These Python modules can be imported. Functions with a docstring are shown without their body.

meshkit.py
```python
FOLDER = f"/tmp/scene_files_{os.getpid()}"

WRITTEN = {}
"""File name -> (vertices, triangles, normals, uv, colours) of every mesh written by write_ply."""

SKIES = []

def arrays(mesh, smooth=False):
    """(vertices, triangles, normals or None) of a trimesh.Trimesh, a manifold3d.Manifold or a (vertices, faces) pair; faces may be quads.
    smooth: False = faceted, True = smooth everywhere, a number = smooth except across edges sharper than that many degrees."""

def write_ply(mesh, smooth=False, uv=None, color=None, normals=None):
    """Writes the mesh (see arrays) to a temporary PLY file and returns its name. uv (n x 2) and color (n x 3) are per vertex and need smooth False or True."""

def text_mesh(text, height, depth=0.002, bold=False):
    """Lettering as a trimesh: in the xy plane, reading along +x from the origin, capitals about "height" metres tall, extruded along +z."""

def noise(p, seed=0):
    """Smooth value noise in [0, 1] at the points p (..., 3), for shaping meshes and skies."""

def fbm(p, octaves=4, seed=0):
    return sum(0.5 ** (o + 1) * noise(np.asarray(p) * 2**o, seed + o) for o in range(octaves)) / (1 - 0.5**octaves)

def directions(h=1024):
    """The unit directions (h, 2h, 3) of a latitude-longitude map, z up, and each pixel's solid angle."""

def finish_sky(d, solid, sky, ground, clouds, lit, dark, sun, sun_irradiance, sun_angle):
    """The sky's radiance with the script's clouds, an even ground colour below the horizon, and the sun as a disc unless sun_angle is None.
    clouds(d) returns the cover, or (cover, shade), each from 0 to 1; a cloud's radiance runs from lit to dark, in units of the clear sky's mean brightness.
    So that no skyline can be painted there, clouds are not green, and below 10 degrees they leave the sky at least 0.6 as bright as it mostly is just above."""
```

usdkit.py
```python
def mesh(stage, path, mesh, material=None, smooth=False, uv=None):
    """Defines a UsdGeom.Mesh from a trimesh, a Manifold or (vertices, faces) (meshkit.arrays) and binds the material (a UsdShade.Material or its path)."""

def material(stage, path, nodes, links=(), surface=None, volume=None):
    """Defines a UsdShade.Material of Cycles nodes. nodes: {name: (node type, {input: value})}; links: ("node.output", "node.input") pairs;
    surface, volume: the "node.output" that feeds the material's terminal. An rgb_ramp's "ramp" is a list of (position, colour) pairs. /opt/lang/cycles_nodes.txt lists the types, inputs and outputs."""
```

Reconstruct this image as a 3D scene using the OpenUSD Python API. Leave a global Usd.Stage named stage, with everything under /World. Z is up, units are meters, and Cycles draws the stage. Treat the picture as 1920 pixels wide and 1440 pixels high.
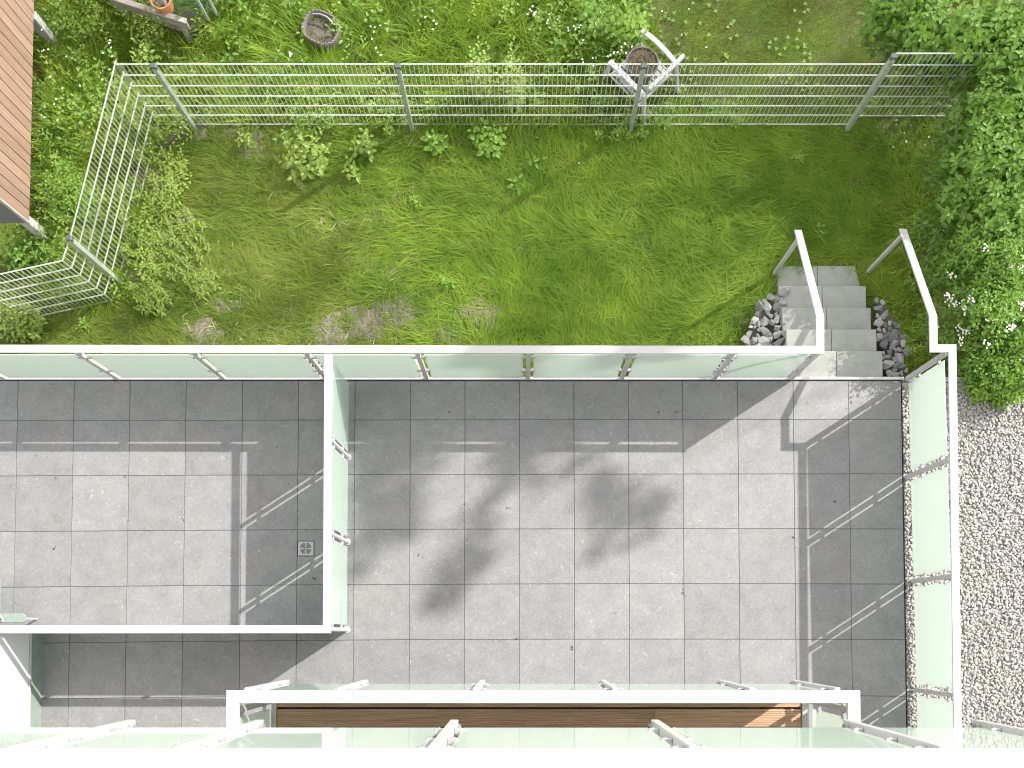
import math
import numpy as np
import trimesh
from scipy.spatial import ConvexHull
import usdkit
from meshkit import noise, fbm
from pxr import Usd, UsdGeom, UsdLux, UsdShade, Gf, Sdf, Vt

stage = Usd.Stage.CreateInMemory()
UsdGeom.SetStageUpAxis(stage, UsdGeom.Tokens.z)
UsdGeom.SetStageMetersPerUnit(stage, 1.0)
UsdGeom.Xform.Define(stage, '/World')
UsdGeom.Scope.Define(stage, '/World/Looks')
stage.SetDefaultPrim(stage.GetPrimAtPath('/World'))

# ------------------------------------------------------------------ camera
CAM_Z = 10.5
FPX = 1808.0                       # focal length in pixels of a 1920 px wide picture
PITCH = math.atan(0.04)            # almost straight down
PPX, PPY = 985.0, 1185.0 - FPX * math.tan(PITCH)
cam = UsdGeom.Camera.Define(stage, '/World/camera')
cam.CreateHorizontalApertureAttr(36.0)
cam.CreateVerticalApertureAttr(27.0)
cam.CreateFocalLengthAttr(FPX / 1920 * 36.0)
cam.CreateHorizontalApertureOffsetAttr((960 - PPX) / 1920 * 36.0)
cam.CreateVerticalApertureOffsetAttr((PPY - 720) / 1920 * 36.0)
cam.CreateClippingRangeAttr(Gf.Vec2f(0.05, 1000))
EXPOSURE = 1.42
cam.CreateExposureAttr(EXPOSURE)
cx = UsdGeom.Xformable(cam)
cx.AddTranslateOp().Set(Gf.Vec3d(0, 0, CAM_Z))
cx.AddRotateXOp().Set(math.degrees(PITCH))

# ------------------------------------------------------------------ sky and sun
SUN = np.array([1.200, 0.785, 1.0]); SUN /= np.linalg.norm(SUN)
ELEV, ROT = math.asin(SUN[2]), math.atan2(SUN[0], SUN[1])
CLOUD = (7.2, 6.9, 6.45)
dome = UsdLux.DomeLight.Define(stage, '/World/sky')
sky = usdkit.material(stage, '/World/Looks/sky', {
    's': ('sky_texture', {'sky_type': 'single_scattering', 'sun_disc': False, 'sun_elevation': ELEV, 'sun_rotation': ROT,
                          'air_density': 1.0, 'aerosol_density': 1.6, 'ozone_density': 1.0}),
    'tc': ('texture_coordinate', {}), 'mp': ('mapping', {'scale': (1.0, 1.0, 2.2)}),
    'n': ('noise_texture', {'scale': 2.6, 'detail': 7.0, 'roughness': 0.6, 'distortion': 0.3}),
    'r': ('rgb_ramp', {'ramp': [(0.0, (0, 0, 0)), (0.36, (0, 0, 0)), (0.56, (.85, .85, .85)), (1, (1, 1, 1))]}),
    'm': ('mix_color', {'blend_type': 'mix', 'b': CLOUD, 'use_clamp': False}),
    'b': ('background_shader', {'strength': 0.15})},
    [('tc.generated', 'mp.vector'), ('mp.vector', 'n.vector'), ('n.fac', 'r.fac'), ('r.color', 'm.fac'), ('s.color', 'm.a'), ('m.result', 'b.color')], surface='b.background')
UsdShade.MaterialBindingAPI.Apply(dome.GetPrim()).Bind(sky)
sun = UsdLux.DistantLight.Define(stage, '/World/sun')
sun.CreateNormalizeAttr(True)
sun.CreateIntensityAttr(0.95)
sun.CreateAngleAttr(0.53)
sun.CreateColorAttr(Gf.Vec3f(1.0, 0.965, 0.91))
sun.AddTransformOp().Set(Gf.Matrix4d().SetRotate(Gf.Rotation(Gf.Vec3d(0, 0, 1), Gf.Vec3d(*map(float, SUN)))))

# ------------------------------------------------------------------ helpers
def proj(P):
    """World points to pixels of the 1920 x 1440 picture."""
    P = np.atleast_2d(np.asarray(P, float)) - [0, 0, CAM_Z]
    c, s = math.cos(PITCH), math.sin(PITCH)
    d = P[:, 1] * s - P[:, 2] * c
    u = P[:, 1] * c + P[:, 2] * s
    return np.stack([PPX + FPX * P[:, 0] / d, PPY - FPX * u / d], 1)

def at(px, py, z):
    """The point at height z seen at a pixel of the 1920 x 1440 picture."""
    c, s = math.cos(PITCH), math.sin(PITCH)
    v = (PPY - py) / FPX
    ry, rz = s + v * c, -c + v * s
    t = (z - CAM_Z) / rz
    return np.array([(px - PPX) / FPX * t, ry * t, z])

used = {}
def free(parent, name):
    k = (str(parent), name)
    n = used.get(k, 0); used[k] = n + 1
    return f'{parent}/{name}' if n == 0 else f'{parent}/{name}_{n:03d}'

def tag(prim, label=None, cat=None, group=None, kind=None):
    for k, v in (('label', label), ('category', cat), ('group', group), ('kind', kind)):
        if v:
            prim.SetCustomDataByKey(k, v)
    return prim

class Thing:
    """An Xform at the thing's base; its parts are given in world coordinates."""
    def __init__(self, name, loc=(0, 0, 0), label=None, cat=None, group=None, kind=None):
        self.loc = np.asarray(loc, float)
        self.path = free('/World', name)
        x = UsdGeom.Xform.Define(stage, self.path)
        x.AddTranslateOp().Set(Gf.Vec3d(*map(float, self.loc)))
        self.prim = tag(x.GetPrim(), label, cat, group, kind)

    def part(self, name, mesh, mat, smooth=False, parent=None, label=None, kind=None):
        v, f = vf(mesh)
        path = free(parent or self.path, name)
        m = usdkit.mesh(stage, path, (v - self.loc, f), M[mat], smooth)
        tag(m.GetPrim(), label, None, None, kind)
        return path

def solo(name, mesh, mat, label=None, cat=None, group=None, kind=None, smooth=False):
    m = usdkit.mesh(stage, free('/World', name), vf(mesh), M[mat], smooth)
    return tag(m.GetPrim(), label, cat, group, kind)

def vf(mesh):
    if isinstance(mesh, trimesh.Trimesh):
        return np.array(mesh.vertices), np.array(mesh.faces)
    if isinstance(mesh, (tuple, list)) and len(mesh) == 2 and np.ndim(mesh[0]) == 2 and np.shape(mesh[0])[1] == 3 and not isinstance(mesh[0], tuple):
        v, f = np.asarray(mesh[0], float), np.asarray(mesh[1], int)
        if f.shape[1] == 4:
            f = np.vstack([f[:, [0, 1, 2]], f[:, [0, 2, 3]]])
        return v, f
    return cat(mesh)

def cat(meshes):
    vs, fs, n = [], [], 0
    for m in meshes:
        v, f = vf(m)
        vs.append(v); fs.append(f + n); n += len(v)
    return np.vstack(vs), np.vstack(fs)

def hull(pts):
    pts = np.asarray(pts, float)
    h = ConvexHull(pts)
    f = h.simplices.copy()
    n = np.cross(pts[f[:, 1]] - pts[f[:, 0]], pts[f[:, 2]] - pts[f[:, 0]])
    bad = (n * h.equations[:, :3]).sum(1) < 0
    f[bad] = f[bad][:, ::-1]
    keep, inv = np.unique(f, return_inverse=True)
    return pts[keep], inv.reshape(f.shape)

_S = np.array([[a, b, c] for a in (-1, 1) for b in (-1, 1) for c in (-1, 1)], float)
def _champts(half, b):
    half = np.asarray(half, float)
    out = []
    for k in range(3):
        inset = np.full(3, b, float); inset[k] = 0
        out.append(_S * (half - inset))
    return np.vstack(out)
_, CF = None, None
def _chamfaces():
    p = _champts((1, 1, 1), 0.2)
    h = ConvexHull(p)
    f = h.simplices.copy()
    n = np.cross(p[f[:, 1]] - p[f[:, 0]], p[f[:, 2]] - p[f[:, 0]])
    bad = (n * h.equations[:, :3]).sum(1) < 0
    f[bad] = f[bad][:, ::-1]
    return f
CF = _chamfaces()
_bv = _S
def _boxfaces():
    h = ConvexHull(_S); f = h.simplices.copy()
    n = np.cross(_S[f[:, 1]] - _S[f[:, 0]], _S[f[:, 2]] - _S[f[:, 0]])
    bad = (n * h.equations[:, :3]).sum(1) < 0
    f[bad] = f[bad][:, ::-1]
    return f
BF = _boxfaces()

def box(x0, x1, y0, y1, z0, z1, b=0.0):
    c = np.array([(x0 + x1) / 2, (y0 + y1) / 2, (z0 + z1) / 2])
    h = np.abs(np.array([x1 - x0, y1 - y0, z1 - z0])) / 2
    if b <= 0:
        return _S * h + c, BF
    return _champts(h, min(b, 0.45 * h.min())) + c, CF

def frame(d, up=(0, 0, 1)):
    d = np.asarray(d, float); d = d / np.linalg.norm(d)
    up = np.asarray(up, float)
    if abs(d @ up) > 0.98:
        up = np.array([0, 1.0, 0])
    s = np.cross(up, d); s /= np.linalg.norm(s)
    return d, s, np.cross(d, s)

def bar(p0, p1, w, h, b=0.0, up=(0, 0, 1)):
    """A beam from p0 to p1: w wide sideways, h along up."""
    p0, p1 = np.asarray(p0, float), np.asarray(p1, float)
    d, s, u = frame(p1 - p0, up)
    L = np.linalg.norm(p1 - p0)
    hv = (L / 2, w / 2, h / 2)
    v, f = (_S * hv, BF) if b <= 0 else (_champts(hv, min(b, .45 * min(hv))), CF)
    return v @ np.stack([d, s, u]) + (p0 + p1) / 2, f

def tube(pts, r, n=6, cap=True):
    pts = np.asarray(pts, float)
    r = np.broadcast_to(r, (len(pts),)).astype(float)
    vs = []
    a = np.arange(n) / n * 2 * math.pi
    for i, p in enumerate(pts):
        d = pts[min(i + 1, len(pts) - 1)] - pts[max(i - 1, 0)]
        d, s, u = frame(d)
        vs.append(p + r[i] * (np.cos(a)[:, None] * s + np.sin(a)[:, None] * u))
    f = []
    for i in range(len(pts) - 1):
        for k in range(n):
            q, w = i * n + k, i * n + (k + 1) % n
            f += [(q, w, w + n), (q, w + n, q + n)]
    if cap:
        e = (len(pts) - 1) * n
        for k in range(1, n - 1):
            f += [(0, k + 1, k), (e, e + k, e + k + 1)]
    return np.vstack(vs), np.array(f)

def rotz(mesh, a, c):
    v, f = vf(mesh)
    c = np.asarray(c, float)
    ca, sa = math.cos(a), math.sin(a)
    w = v - c
    return np.stack([w[:, 0] * ca - w[:, 1] * sa, w[:, 0] * sa + w[:, 1] * ca, w[:, 2]], 1) + c, f

def disc(c, r, h, n=20, b=0.0):
    """An upright short cylinder whose top centre is c."""
    a = np.arange(n) / n * 2 * math.pi
    ring = np.stack([np.cos(a), np.sin(a)], 1)
    pr = [(r, -h), (r, -b), (r - b, 0)] if b else [(r, -h), (r, 0)]
    pts = np.vstack([np.column_stack([ring * q, np.full(n, z)]) for q, z in pr]) + np.asarray(c, float)
    return hull(pts)

def lathe(prof, c, n=24, sx=1.0, sy=1.0, power=2.0):
    """Closed surface of revolution of (radius, z) pairs; power > 2 squares the outline."""
    a = np.arange(n) / n * 2 * math.pi
    co, si = np.cos(a), np.sin(a)
    k = (np.abs(co) ** power + np.abs(si) ** power) ** (-1 / power)
    vs = [np.column_stack([co * k * r * sx, si * k * r * sy, np.full(n, z)]) for r, z in prof]
    f = []
    m = len(prof)
    for i in range(m):
        j = (i + 1) % m
        for q in range(n):
            w = (q + 1) % n
            f += [(i * n + q, i * n + w, j * n + w), (i * n + q, j * n + w, j * n + q)]
    return np.vstack(vs) + np.asarray(c, float), np.array(f)

# leaves and blades, many at once ----------------------------------------
LT = np.array([[0, 0, 0], [.28, -.47, .07], [.28, 0, 0], [.28, .47, .07], [.68, -.42, .04], [.68, 0, -.02], [.68, .42, .04], [1, 0, -.10]])
LF = np.array([[0, 2, 1], [0, 3, 2], [1, 2, 5], [1, 5, 4], [2, 3, 6], [2, 6, 5], [4, 5, 7], [5, 6, 7]])

def leaves(pos, axis, up, size, ratio=0.5):
    pos, axis, up = (np.asarray(a, float) for a in (pos, axis, up))
    n = len(pos)
    size = np.broadcast_to(size, (n,)).astype(float); ratio = np.broadcast_to(ratio, (n,)).astype(float)
    x = axis / np.linalg.norm(axis, axis=1, keepdims=True)
    y = np.cross(up, x); y /= np.maximum(np.linalg.norm(y, axis=1, keepdims=True), 1e-9)
    z = np.cross(x, y)
    T = LT
    v = (pos[:, None] + size[:, None, None] * (T[None, :, :1] * x[:, None] + T[None, :, 1:2] * y[:, None] * ratio[:, None, None] + T[None, :, 2:] * z[:, None]))
    f = LF[None] + (np.arange(n) * len(T))[:, None, None]
    return v.reshape(-1, 3), f.reshape(-1, 3)

def blades(pos, heading, length, width, lean, curve=0.9):
    """Grass blades: heading = direction they lean to, lean = start angle from upright, bending further along their length."""
    n = len(pos)
    hd = np.stack([np.cos(heading), np.sin(heading), np.zeros(n)], 1)
    sd = np.stack([-np.sin(heading), np.cos(heading), np.zeros(n)], 1)
    p = pos.copy(); vs = []
    K = 4
    for k in range(K):
        t = k / (K - 1)
        w = width * (1 - t) ** 0.6 * 0.5
        if k < K - 1:
            vs += [p - sd * w[:, None], p + sd * w[:, None]]
        else:
            vs += [p.copy()]
        a = np.minimum(lean + curve * (k + .5) / (K - 1), 1.62)
        step = length / (K - 1)
        p = p + (hd * np.sin(a)[:, None] + np.array([0, 0, 1.0]) * np.cos(a)[:, None]) * step[:, None]
    v = np.stack(vs, 1)
    m = v.shape[1]
    fl = []
    for k in range(K - 2):
        q = 2 * k
        fl += [(q, q + 1, q + 3), (q, q + 3, q + 2)]
    q = 2 * (K - 2)
    fl += [(q, q + 1, q + 2)]
    f = np.array(fl)[None] + (np.arange(n) * m)[:, None, None]
    return v.reshape(-1, 3), f.reshape(-1, 3)

def unit(rng, n):
    v = rng.normal(size=(n, 3))
    return v / np.linalg.norm(v, axis=1, keepdims=True)

# ------------------------------------------------------------------ materials
M = {}
def mat(name, nodes, links, surface):
    M[name] = usdkit.material(stage, '/World/Looks/' + name, nodes, links, surface=surface)

def plain(name, color, rough=0.5, metal=0.0, scale=0.0, amount=0.0, spec=0.5):
    nodes = {'p': ('principled_bsdf', {'base_color': color, 'roughness': rough, 'metallic': metal, 'specular_ior_level': spec})}
    links = []
    if amount:
        dark = tuple(c * (1 - amount) for c in color); light = tuple(min(1, c * (1 + amount)) for c in color)
        nodes.update({'g': ('geometry', {}), 'n': ('noise_texture', {'scale': scale, 'detail': 6.0, 'roughness': 0.65}),
                      'r': ('rgb_ramp', {'ramp': [(0.3, dark), (0.7, light)]})})
        links = [('g.position', 'n.vector'), ('n.fac', 'r.fac'), ('r.color', 'p.base_color')]
    mat(name, nodes, links, 'p.BSDF')

def tile_mat():
    nodes = {
        'g': ('geometry', {}), 'o': ('object_info', {}),
        'off': ('vector_math', {'math_type': 'scale', 'vector1': (37.0, 19.0, 11.0)}),
        'pos': ('vector_math', {'math_type': 'add'}),
        'n1': ('noise_texture', {'scale': 5.0, 'detail': 5.0, 'roughness': 0.6, 'distortion': 0.4}),
        'n2': ('noise_texture', {'scale': 42.0, 'detail': 8.0, 'roughness': 0.75, 'distortion': 1.2}),
        'n3': ('noise_texture', {'scale': 11.0, 'detail': 4.0, 'roughness': 0.6, 'distortion': 3.0}),
        'n4': ('noise_texture', {'scale': 2.3, 'detail': 3.0, 'roughness': 0.5}),
        'r1': ('rgb_ramp', {'ramp': [(0.30, (.152, .152, .153)), (0.5, (.171, .171, .171)), (0.70, (.191, .190, .189))]}),
        'r2': ('rgb_ramp', {'ramp': [(0.34, (.80, .80, .80)), (0.52, (1, 1, 1)), (0.68, (1.26, 1.26, 1.27))]}),
        'r3': ('rgb_ramp', {'ramp': [(0.0, (0, 0, 0)), (0.63, (0, 0, 0)), (0.70, (.5, .5, .5)), (1, (1, 1, 1))]}),
        'r4': ('rgb_ramp', {'ramp': [(0.0, (1, 1, 1)), (0.52, (1, 1, 1)), (0.68, (1.03, .995, .965)), (1, (1.05, .985, .95))]}),
        'm1': ('mix_color', {'blend_type': 'multiply', 'fac': 1.0, 'use_clamp': False}),
        'm2': ('mix_color', {'blend_type': 'mix', 'b': (.33, .33, .33)}),
        'm4': ('mix_color', {'blend_type': 'multiply', 'fac': 1.0}),
        'tr': ('map_range', {'from_min': 0.0, 'from_max': 1.0, 'to_min': 0.93, 'to_max': 1.07}),
        'hs': ('hsv', {'hue': 0.5, 'saturation': 1.0, 'fac': 1.0}),
        'b': ('bump', {'strength': 0.18, 'distance': 0.004}),
        'p': ('principled_bsdf', {'roughness': 0.62, 'specular_ior_level': 0.35})}
    links = [('o.random', 'off.scale'), ('g.position', 'pos.vector1'), ('off.vector', 'pos.vector2')]
    for n in ('n1', 'n2', 'n3', 'n4'):
        links.append(('pos.vector', n + '.vector'))
    links += [('n1.fac', 'r1.fac'), ('n2.fac', 'r2.fac'), ('n3.fac', 'r3.fac'), ('n4.fac', 'r4.fac'),
              ('r1.color', 'm1.a'), ('r2.color', 'm1.b'), ('m1.result', 'm2.a'), ('r3.color', 'm2.fac'),
              ('m2.result', 'm4.a'), ('r4.color', 'm4.b'), ('o.random', 'tr.value'), ('tr.result', 'hs.value'), ('m4.result', 'hs.color'),
              ('hs.color', 'p.base_color'), ('n2.fac', 'b.height'), ('b.normal', 'p.normal')]
    mat('tile_stone', nodes, links, 'p.BSDF')
tile_mat()

def white_paint(name, color, rough, speck):
    """Powder coat with faint grey smudges and specks of dirt."""
    mat(name, {
        'g': ('geometry', {}), 'n': ('noise_texture', {'scale': 3.0, 'detail': 4.0, 'roughness': 0.6}),
        'n2': ('noise_texture', {'scale': 60.0, 'detail': 6.0, 'roughness': 0.8, 'distortion': 1.0}),
        'r': ('rgb_ramp', {'ramp': [(0.44, (0, 0, 0)), (0.60, (1, 1, 1))]}),
        'r2': ('rgb_ramp', {'ramp': [(0.55, (0, 0, 0)), (0.72, (speck, speck, speck))]}),
        'mm': ('mix_color', {'blend_type': 'multiply', 'fac': 1.0}),
        'c': ('mix_color', {'blend_type': 'mix', 'a': color, 'b': (.12, .118, .11)}),
        'p': ('principled_bsdf', {'roughness': rough})},
        [('g.position', 'n.vector'), ('g.position', 'n2.vector'), ('n.fac', 'r.fac'), ('n2.fac', 'r2.fac'), ('r.color', 'mm.a'), ('r2.color', 'mm.b'),
         ('mm.result', 'c.fac'), ('c.result', 'p.base_color')], 'p.BSDF')
white_paint('white_coat', (.37, .37, .367), .36, .95)
white_paint('white_plastic', (.38, .38, .38), .42, .9)
white_paint('white_render', (.50, .50, .505), .8, .12)
plain('grey_coat', (.33, .325, .315), .38, 0.0, 12, .06)
plain('steel', (.34, .34, .34), .38, .6, 30, .1)
plain('drain_steel', (.30, .30, .30), .5, .3, 60, .15)
plain('dark_bolt', (.10, .10, .10), .45, .6)
plain('galvanised', (.42, .435, .41), .5, .1, 40, .10)
plain('galvanised_dull', (.42, .45, .37), .5, .2, 40, .15)
plain('post_paint', (.23, .26, .205), .55, 0.0, 20, .18)
plain('cap_plastic', (.055, .068, .068), .5)
plain('joint_mortar', (.035, .035, .034), .95)
plain('concrete_edge', (.30, .30, .29), .8, 0, 25, .15)
plain('trim_metal', (.40, .395, .38), .42, .25, 18, .12)
plain('soil', (.085, .068, .055), .95, 0, 14, .45)
mat('moss_soil', {'g': ('geometry', {}), 'n': ('noise_texture', {'scale': 2.2, 'detail': 7.0, 'roughness': .68}), 'n2': ('noise_texture', {'scale': 55.0, 'detail': 5.0, 'roughness': .7}),
     'r': ('rgb_ramp', {'ramp': [(.26, (.15, .125, .10)), (.40, (.12, .135, .045)), (.55, (.105, .15, .026)), (.75, (.115, .17, .026))]}), 'r2': ('rgb_ramp', {'ramp': [(.3, (.5, .5, .5)), (.7, (1.35, 1.35, 1.35))]}),
     'm': ('mix_color', {'blend_type': 'multiply', 'fac': 1.0, 'use_clamp': False}), 'b': ('bump', {'strength': .8, 'distance': .03}), 'p': ('principled_bsdf', {'roughness': .95, 'specular_ior_level': .1})},
    [('g.position', 'n.vector'), ('g.position', 'n2.vector'), ('n.fac', 'r.fac'), ('n2.fac', 'r2.fac'), ('r.color', 'm.a'), ('r2.color', 'm.b'), ('m.result', 'p.base_color'), ('n2.fac', 'b.height'), ('b.normal', 'p.normal')], 'p.BSDF')
plain('gravel_grit', (.40, .385, .36), .9, 0, 120, .6)
plain('bare_soil', (.118, .104, .075), .95, 0, 38, .6)
plain('straw', (.38, .34, .20), .8, 0, 30, .3)
plain('rubber_black', (.03, .03, .03), .7)
plain('plinth_green', (.17, .22, .185), .22, 0, 6, .12)
plain('felt_grey', (.11, .11, .115), .85, 0, 60, .5)
plain('wood_grey', (.27, .25, .23), .8, 0, 20, .25)
plain('terracotta', (.46, .19, .085), .7, 0, 20, .15)
plain('mesh_green', (.05, .16, .11), .5)
plain('wicker', (.15, .13, .125), .75, 0, 60, .4)
plain('pot_plum', (.10, .085, .10), .5, 0, 20, .2)
plain('armrest_green', (.17, .215, .18), .4, 0, 15, .1)
plain('debris', (.06, .05, .035), .9, 0, 30, .4)
plain('petal_white', (.60, .54, .54), .6, 0, 60, .08)
plain('twig', (.13, .10, .07), .85, 0, 30, .25)
plain('stem_green', (.13, .19, .05), .6)

def glass_mat():
    mat('frosted_glass', {
        'g': ('geometry', {}), 'one': ('math', {'math_type': 'subtract', 'value1': 1.0}), 'mu': ('math', {'math_type': 'multiply'}),
        'd': ('diffuse_bsdf', {'color': (.62, .75, .66)}), 't': ('translucent_bsdf', {'color': (.60, .635, .602)}),
        'm': ('mix_closure', {'fac': 0.70}), 'gl': ('glossy_bsdf', {'color': (.95, 1, .96), 'roughness': 0.03}),
        'fr': ('fresnel', {'IOR': 1.5}), 'f': ('mix_closure', {})},
        [('g.backfacing', 'one.value2'), ('one.value', 'mu.value1'), ('fr.fac', 'mu.value2'), ('mu.value', 'f.fac'),
         ('d.BSDF', 'm.closure1'), ('t.BSDF', 'm.closure2'), ('m.closure', 'f.closure1'), ('gl.BSDF', 'f.closure2')], 'f.closure')
glass_mat()

def concrete_mat():
    mat('step_concrete', {
        'g': ('geometry', {}), 'o': ('object_info', {}),
        'n': ('noise_texture', {'scale': 7.0, 'detail': 6.0, 'roughness': 0.7}), 'n2': ('noise_texture', {'scale': 140.0, 'detail': 3.0, 'roughness': 0.7}),
        'r': ('rgb_ramp', {'ramp': [(0.3, (.235, .243, .215)), (0.55, (.275, .282, .253)), (0.75, (.31, .312, .283))]}),
        'r2': ('rgb_ramp', {'ramp': [(0.3, (.85, .85, .85)), (0.7, (1.12, 1.12, 1.12))]}),
        'm': ('mix_color', {'blend_type': 'multiply', 'fac': 1.0}),
        'tr': ('map_range', {'to_min': 0.93, 'to_max': 1.06}), 'hs': ('hsv', {'hue': .5, 'saturation': 1.0, 'fac': 1.0}),
        'b': ('bump', {'strength': .3, 'distance': .004}), 'p': ('principled_bsdf', {'roughness': .85})},
        [('g.position', 'n.vector'), ('g.position', 'n2.vector'), ('n.fac', 'r.fac'), ('n2.fac', 'r2.fac'), ('r.color', 'm.a'), ('r2.color', 'm.b'),
         ('o.random', 'tr.value'), ('tr.result', 'hs.value'), ('m.result', 'hs.color'), ('hs.color', 'p.base_color'), ('n2.fac', 'b.height'), ('b.normal', 'p.normal')], 'p.BSDF')
concrete_mat()

def varied(name, ramp, rough=.8, island=True, scale=40.0, bump=0.0):
    """Stone-like: a tone for each piece and a grain over it."""
    src = ('g.random_per_island' if island else 'o.random')
    mat(name, {
        'g': ('geometry', {}), 'o': ('object_info', {}), 'r': ('rgb_ramp', {'ramp': ramp}),
        'n': ('noise_texture', {'scale': scale, 'detail': 5.0, 'roughness': .7}), 'r2': ('rgb_ramp', {'ramp': [(.3, (.72, .72, .72)), (.7, (1.2, 1.2, 1.2))]}),
        'm': ('mix_color', {'blend_type': 'multiply', 'fac': 1.0}), 'b': ('bump', {'strength': bump, 'distance': .01}),
        'p': ('principled_bsdf', {'roughness': rough, 'specular_ior_level': .3})},
        [(src, 'r.fac'), ('g.position', 'n.vector'), ('n.fac', 'r2.fac'), ('r.color', 'm.a'), ('r2.color', 'm.b'), ('m.result', 'p.base_color'),
         ('n.fac', 'b.height'), ('b.normal', 'p.normal')], 'p.BSDF')
varied('pebble_stone', [(0, (.28, .265, .25)), (.2, (.42, .40, .375)), (.5, (.58, .555, .52)), (.80, (.67, .645, .605)), (.89, (.47, .35, .265)), (.95, (.56, .49, .42)), (1, (.72, .70, .67))], .7)
varied('rubble_stone', [(0, (.12, .132, .12)), (.35, (.19, .202, .185)), (.65, (.235, .222, .222)), (1, (.32, .305, .295))], .85, False, 25.0, .5)

def boards_mat(name, ramp, axis_scale, scale):
    mat(name, {
        'g': ('geometry', {}), 'o': ('object_info', {}), 'mp': ('mapping', {'scale': axis_scale}),
        'n': ('noise_texture', {'scale': scale, 'detail': 7.0, 'roughness': .7, 'distortion': .6}), 'r': ('rgb_ramp', {'ramp': ramp}),
        'tr': ('map_range', {'to_min': .86, 'to_max': 1.14}), 'hs': ('hsv', {'hue': .5, 'saturation': 1.0, 'fac': 1.0}),
        'b': ('bump', {'strength': .3, 'distance': .004}), 'p': ('principled_bsdf', {'roughness': .7, 'specular_ior_level': .3})},
        [('g.position', 'mp.vector'), ('mp.vector', 'n.vector'), ('n.fac', 'r.fac'), ('o.random', 'tr.value'), ('tr.result', 'hs.value'), ('r.color', 'hs.color'),
         ('hs.color', 'p.base_color'), ('n.fac', 'b.height'), ('b.normal', 'p.normal')], 'p.BSDF')
boards_mat('deck_wood', [(.3, (.25, .15, .09)), (.5, (.385, .245, .155)), (.7, (.47, .33, .22))], (1.2, 30, 30), 2.0)
boards_mat('clad_wood', [(.3, (.165, .105, .072)), (.5, (.21, .138, .098)), (.7, (.25, .172, .128))], (22, 22, 1.5), 2.0)

GAIN = (3.15, 3.1)
def leaf_mat(name, ramp, trans=.35, rough=.5, patch=None):
    """Foliage: a tone for each leaf, light passing through it."""
    k = GAIN[0] if name.startswith('grass') or name == 'moss_lawn' else GAIN[1]
    ramp = [(q, tuple(min(.6, c * k * t) for c, t in zip(col, (1.12, .97, 1.0)))) for q, col in ramp]
    nodes = {'g': ('geometry', {}), 'r': ('rgb_ramp', {'ramp': ramp}),
             'p': ('principled_bsdf', {'roughness': rough, 'specular_ior_level': .12 if name.startswith('grass') else .3}), 't': ('translucent_bsdf', {}), 'm': ('mix_closure', {'fac': trans}),
             'y': ('mix_color', {'blend_type': 'multiply', 'fac': 1.0, 'b': (1.3, 1.3, .5), 'use_clamp': False})}
    links = [('g.random_per_island', 'r.fac'), ('r.color', 'p.base_color'), ('r.color', 'y.a'), ('y.result', 't.color'), ('p.BSDF', 'm.closure1'), ('t.BSDF', 'm.closure2')]
    if patch:
        # broad patches of another tone (dry against lush growth)
        nodes.update({'n': ('noise_texture', {'scale': patch[0], 'detail': 3.0, 'roughness': .6}), 'r2': ('rgb_ramp', {'ramp': patch[1]}),
                      'q': ('mix_color', {'blend_type': 'multiply', 'fac': 1.0, 'use_clamp': False})})
        links = [l for l in links if l[0] != 'r.color'] + [('g.position', 'n.vector'), ('n.fac', 'r2.fac'), ('r.color', 'q.a'), ('r2.color', 'q.b'), ('q.result', 'p.base_color'), ('q.result', 'y.a')]
    mat(name, nodes, links, 'm.closure')
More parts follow.
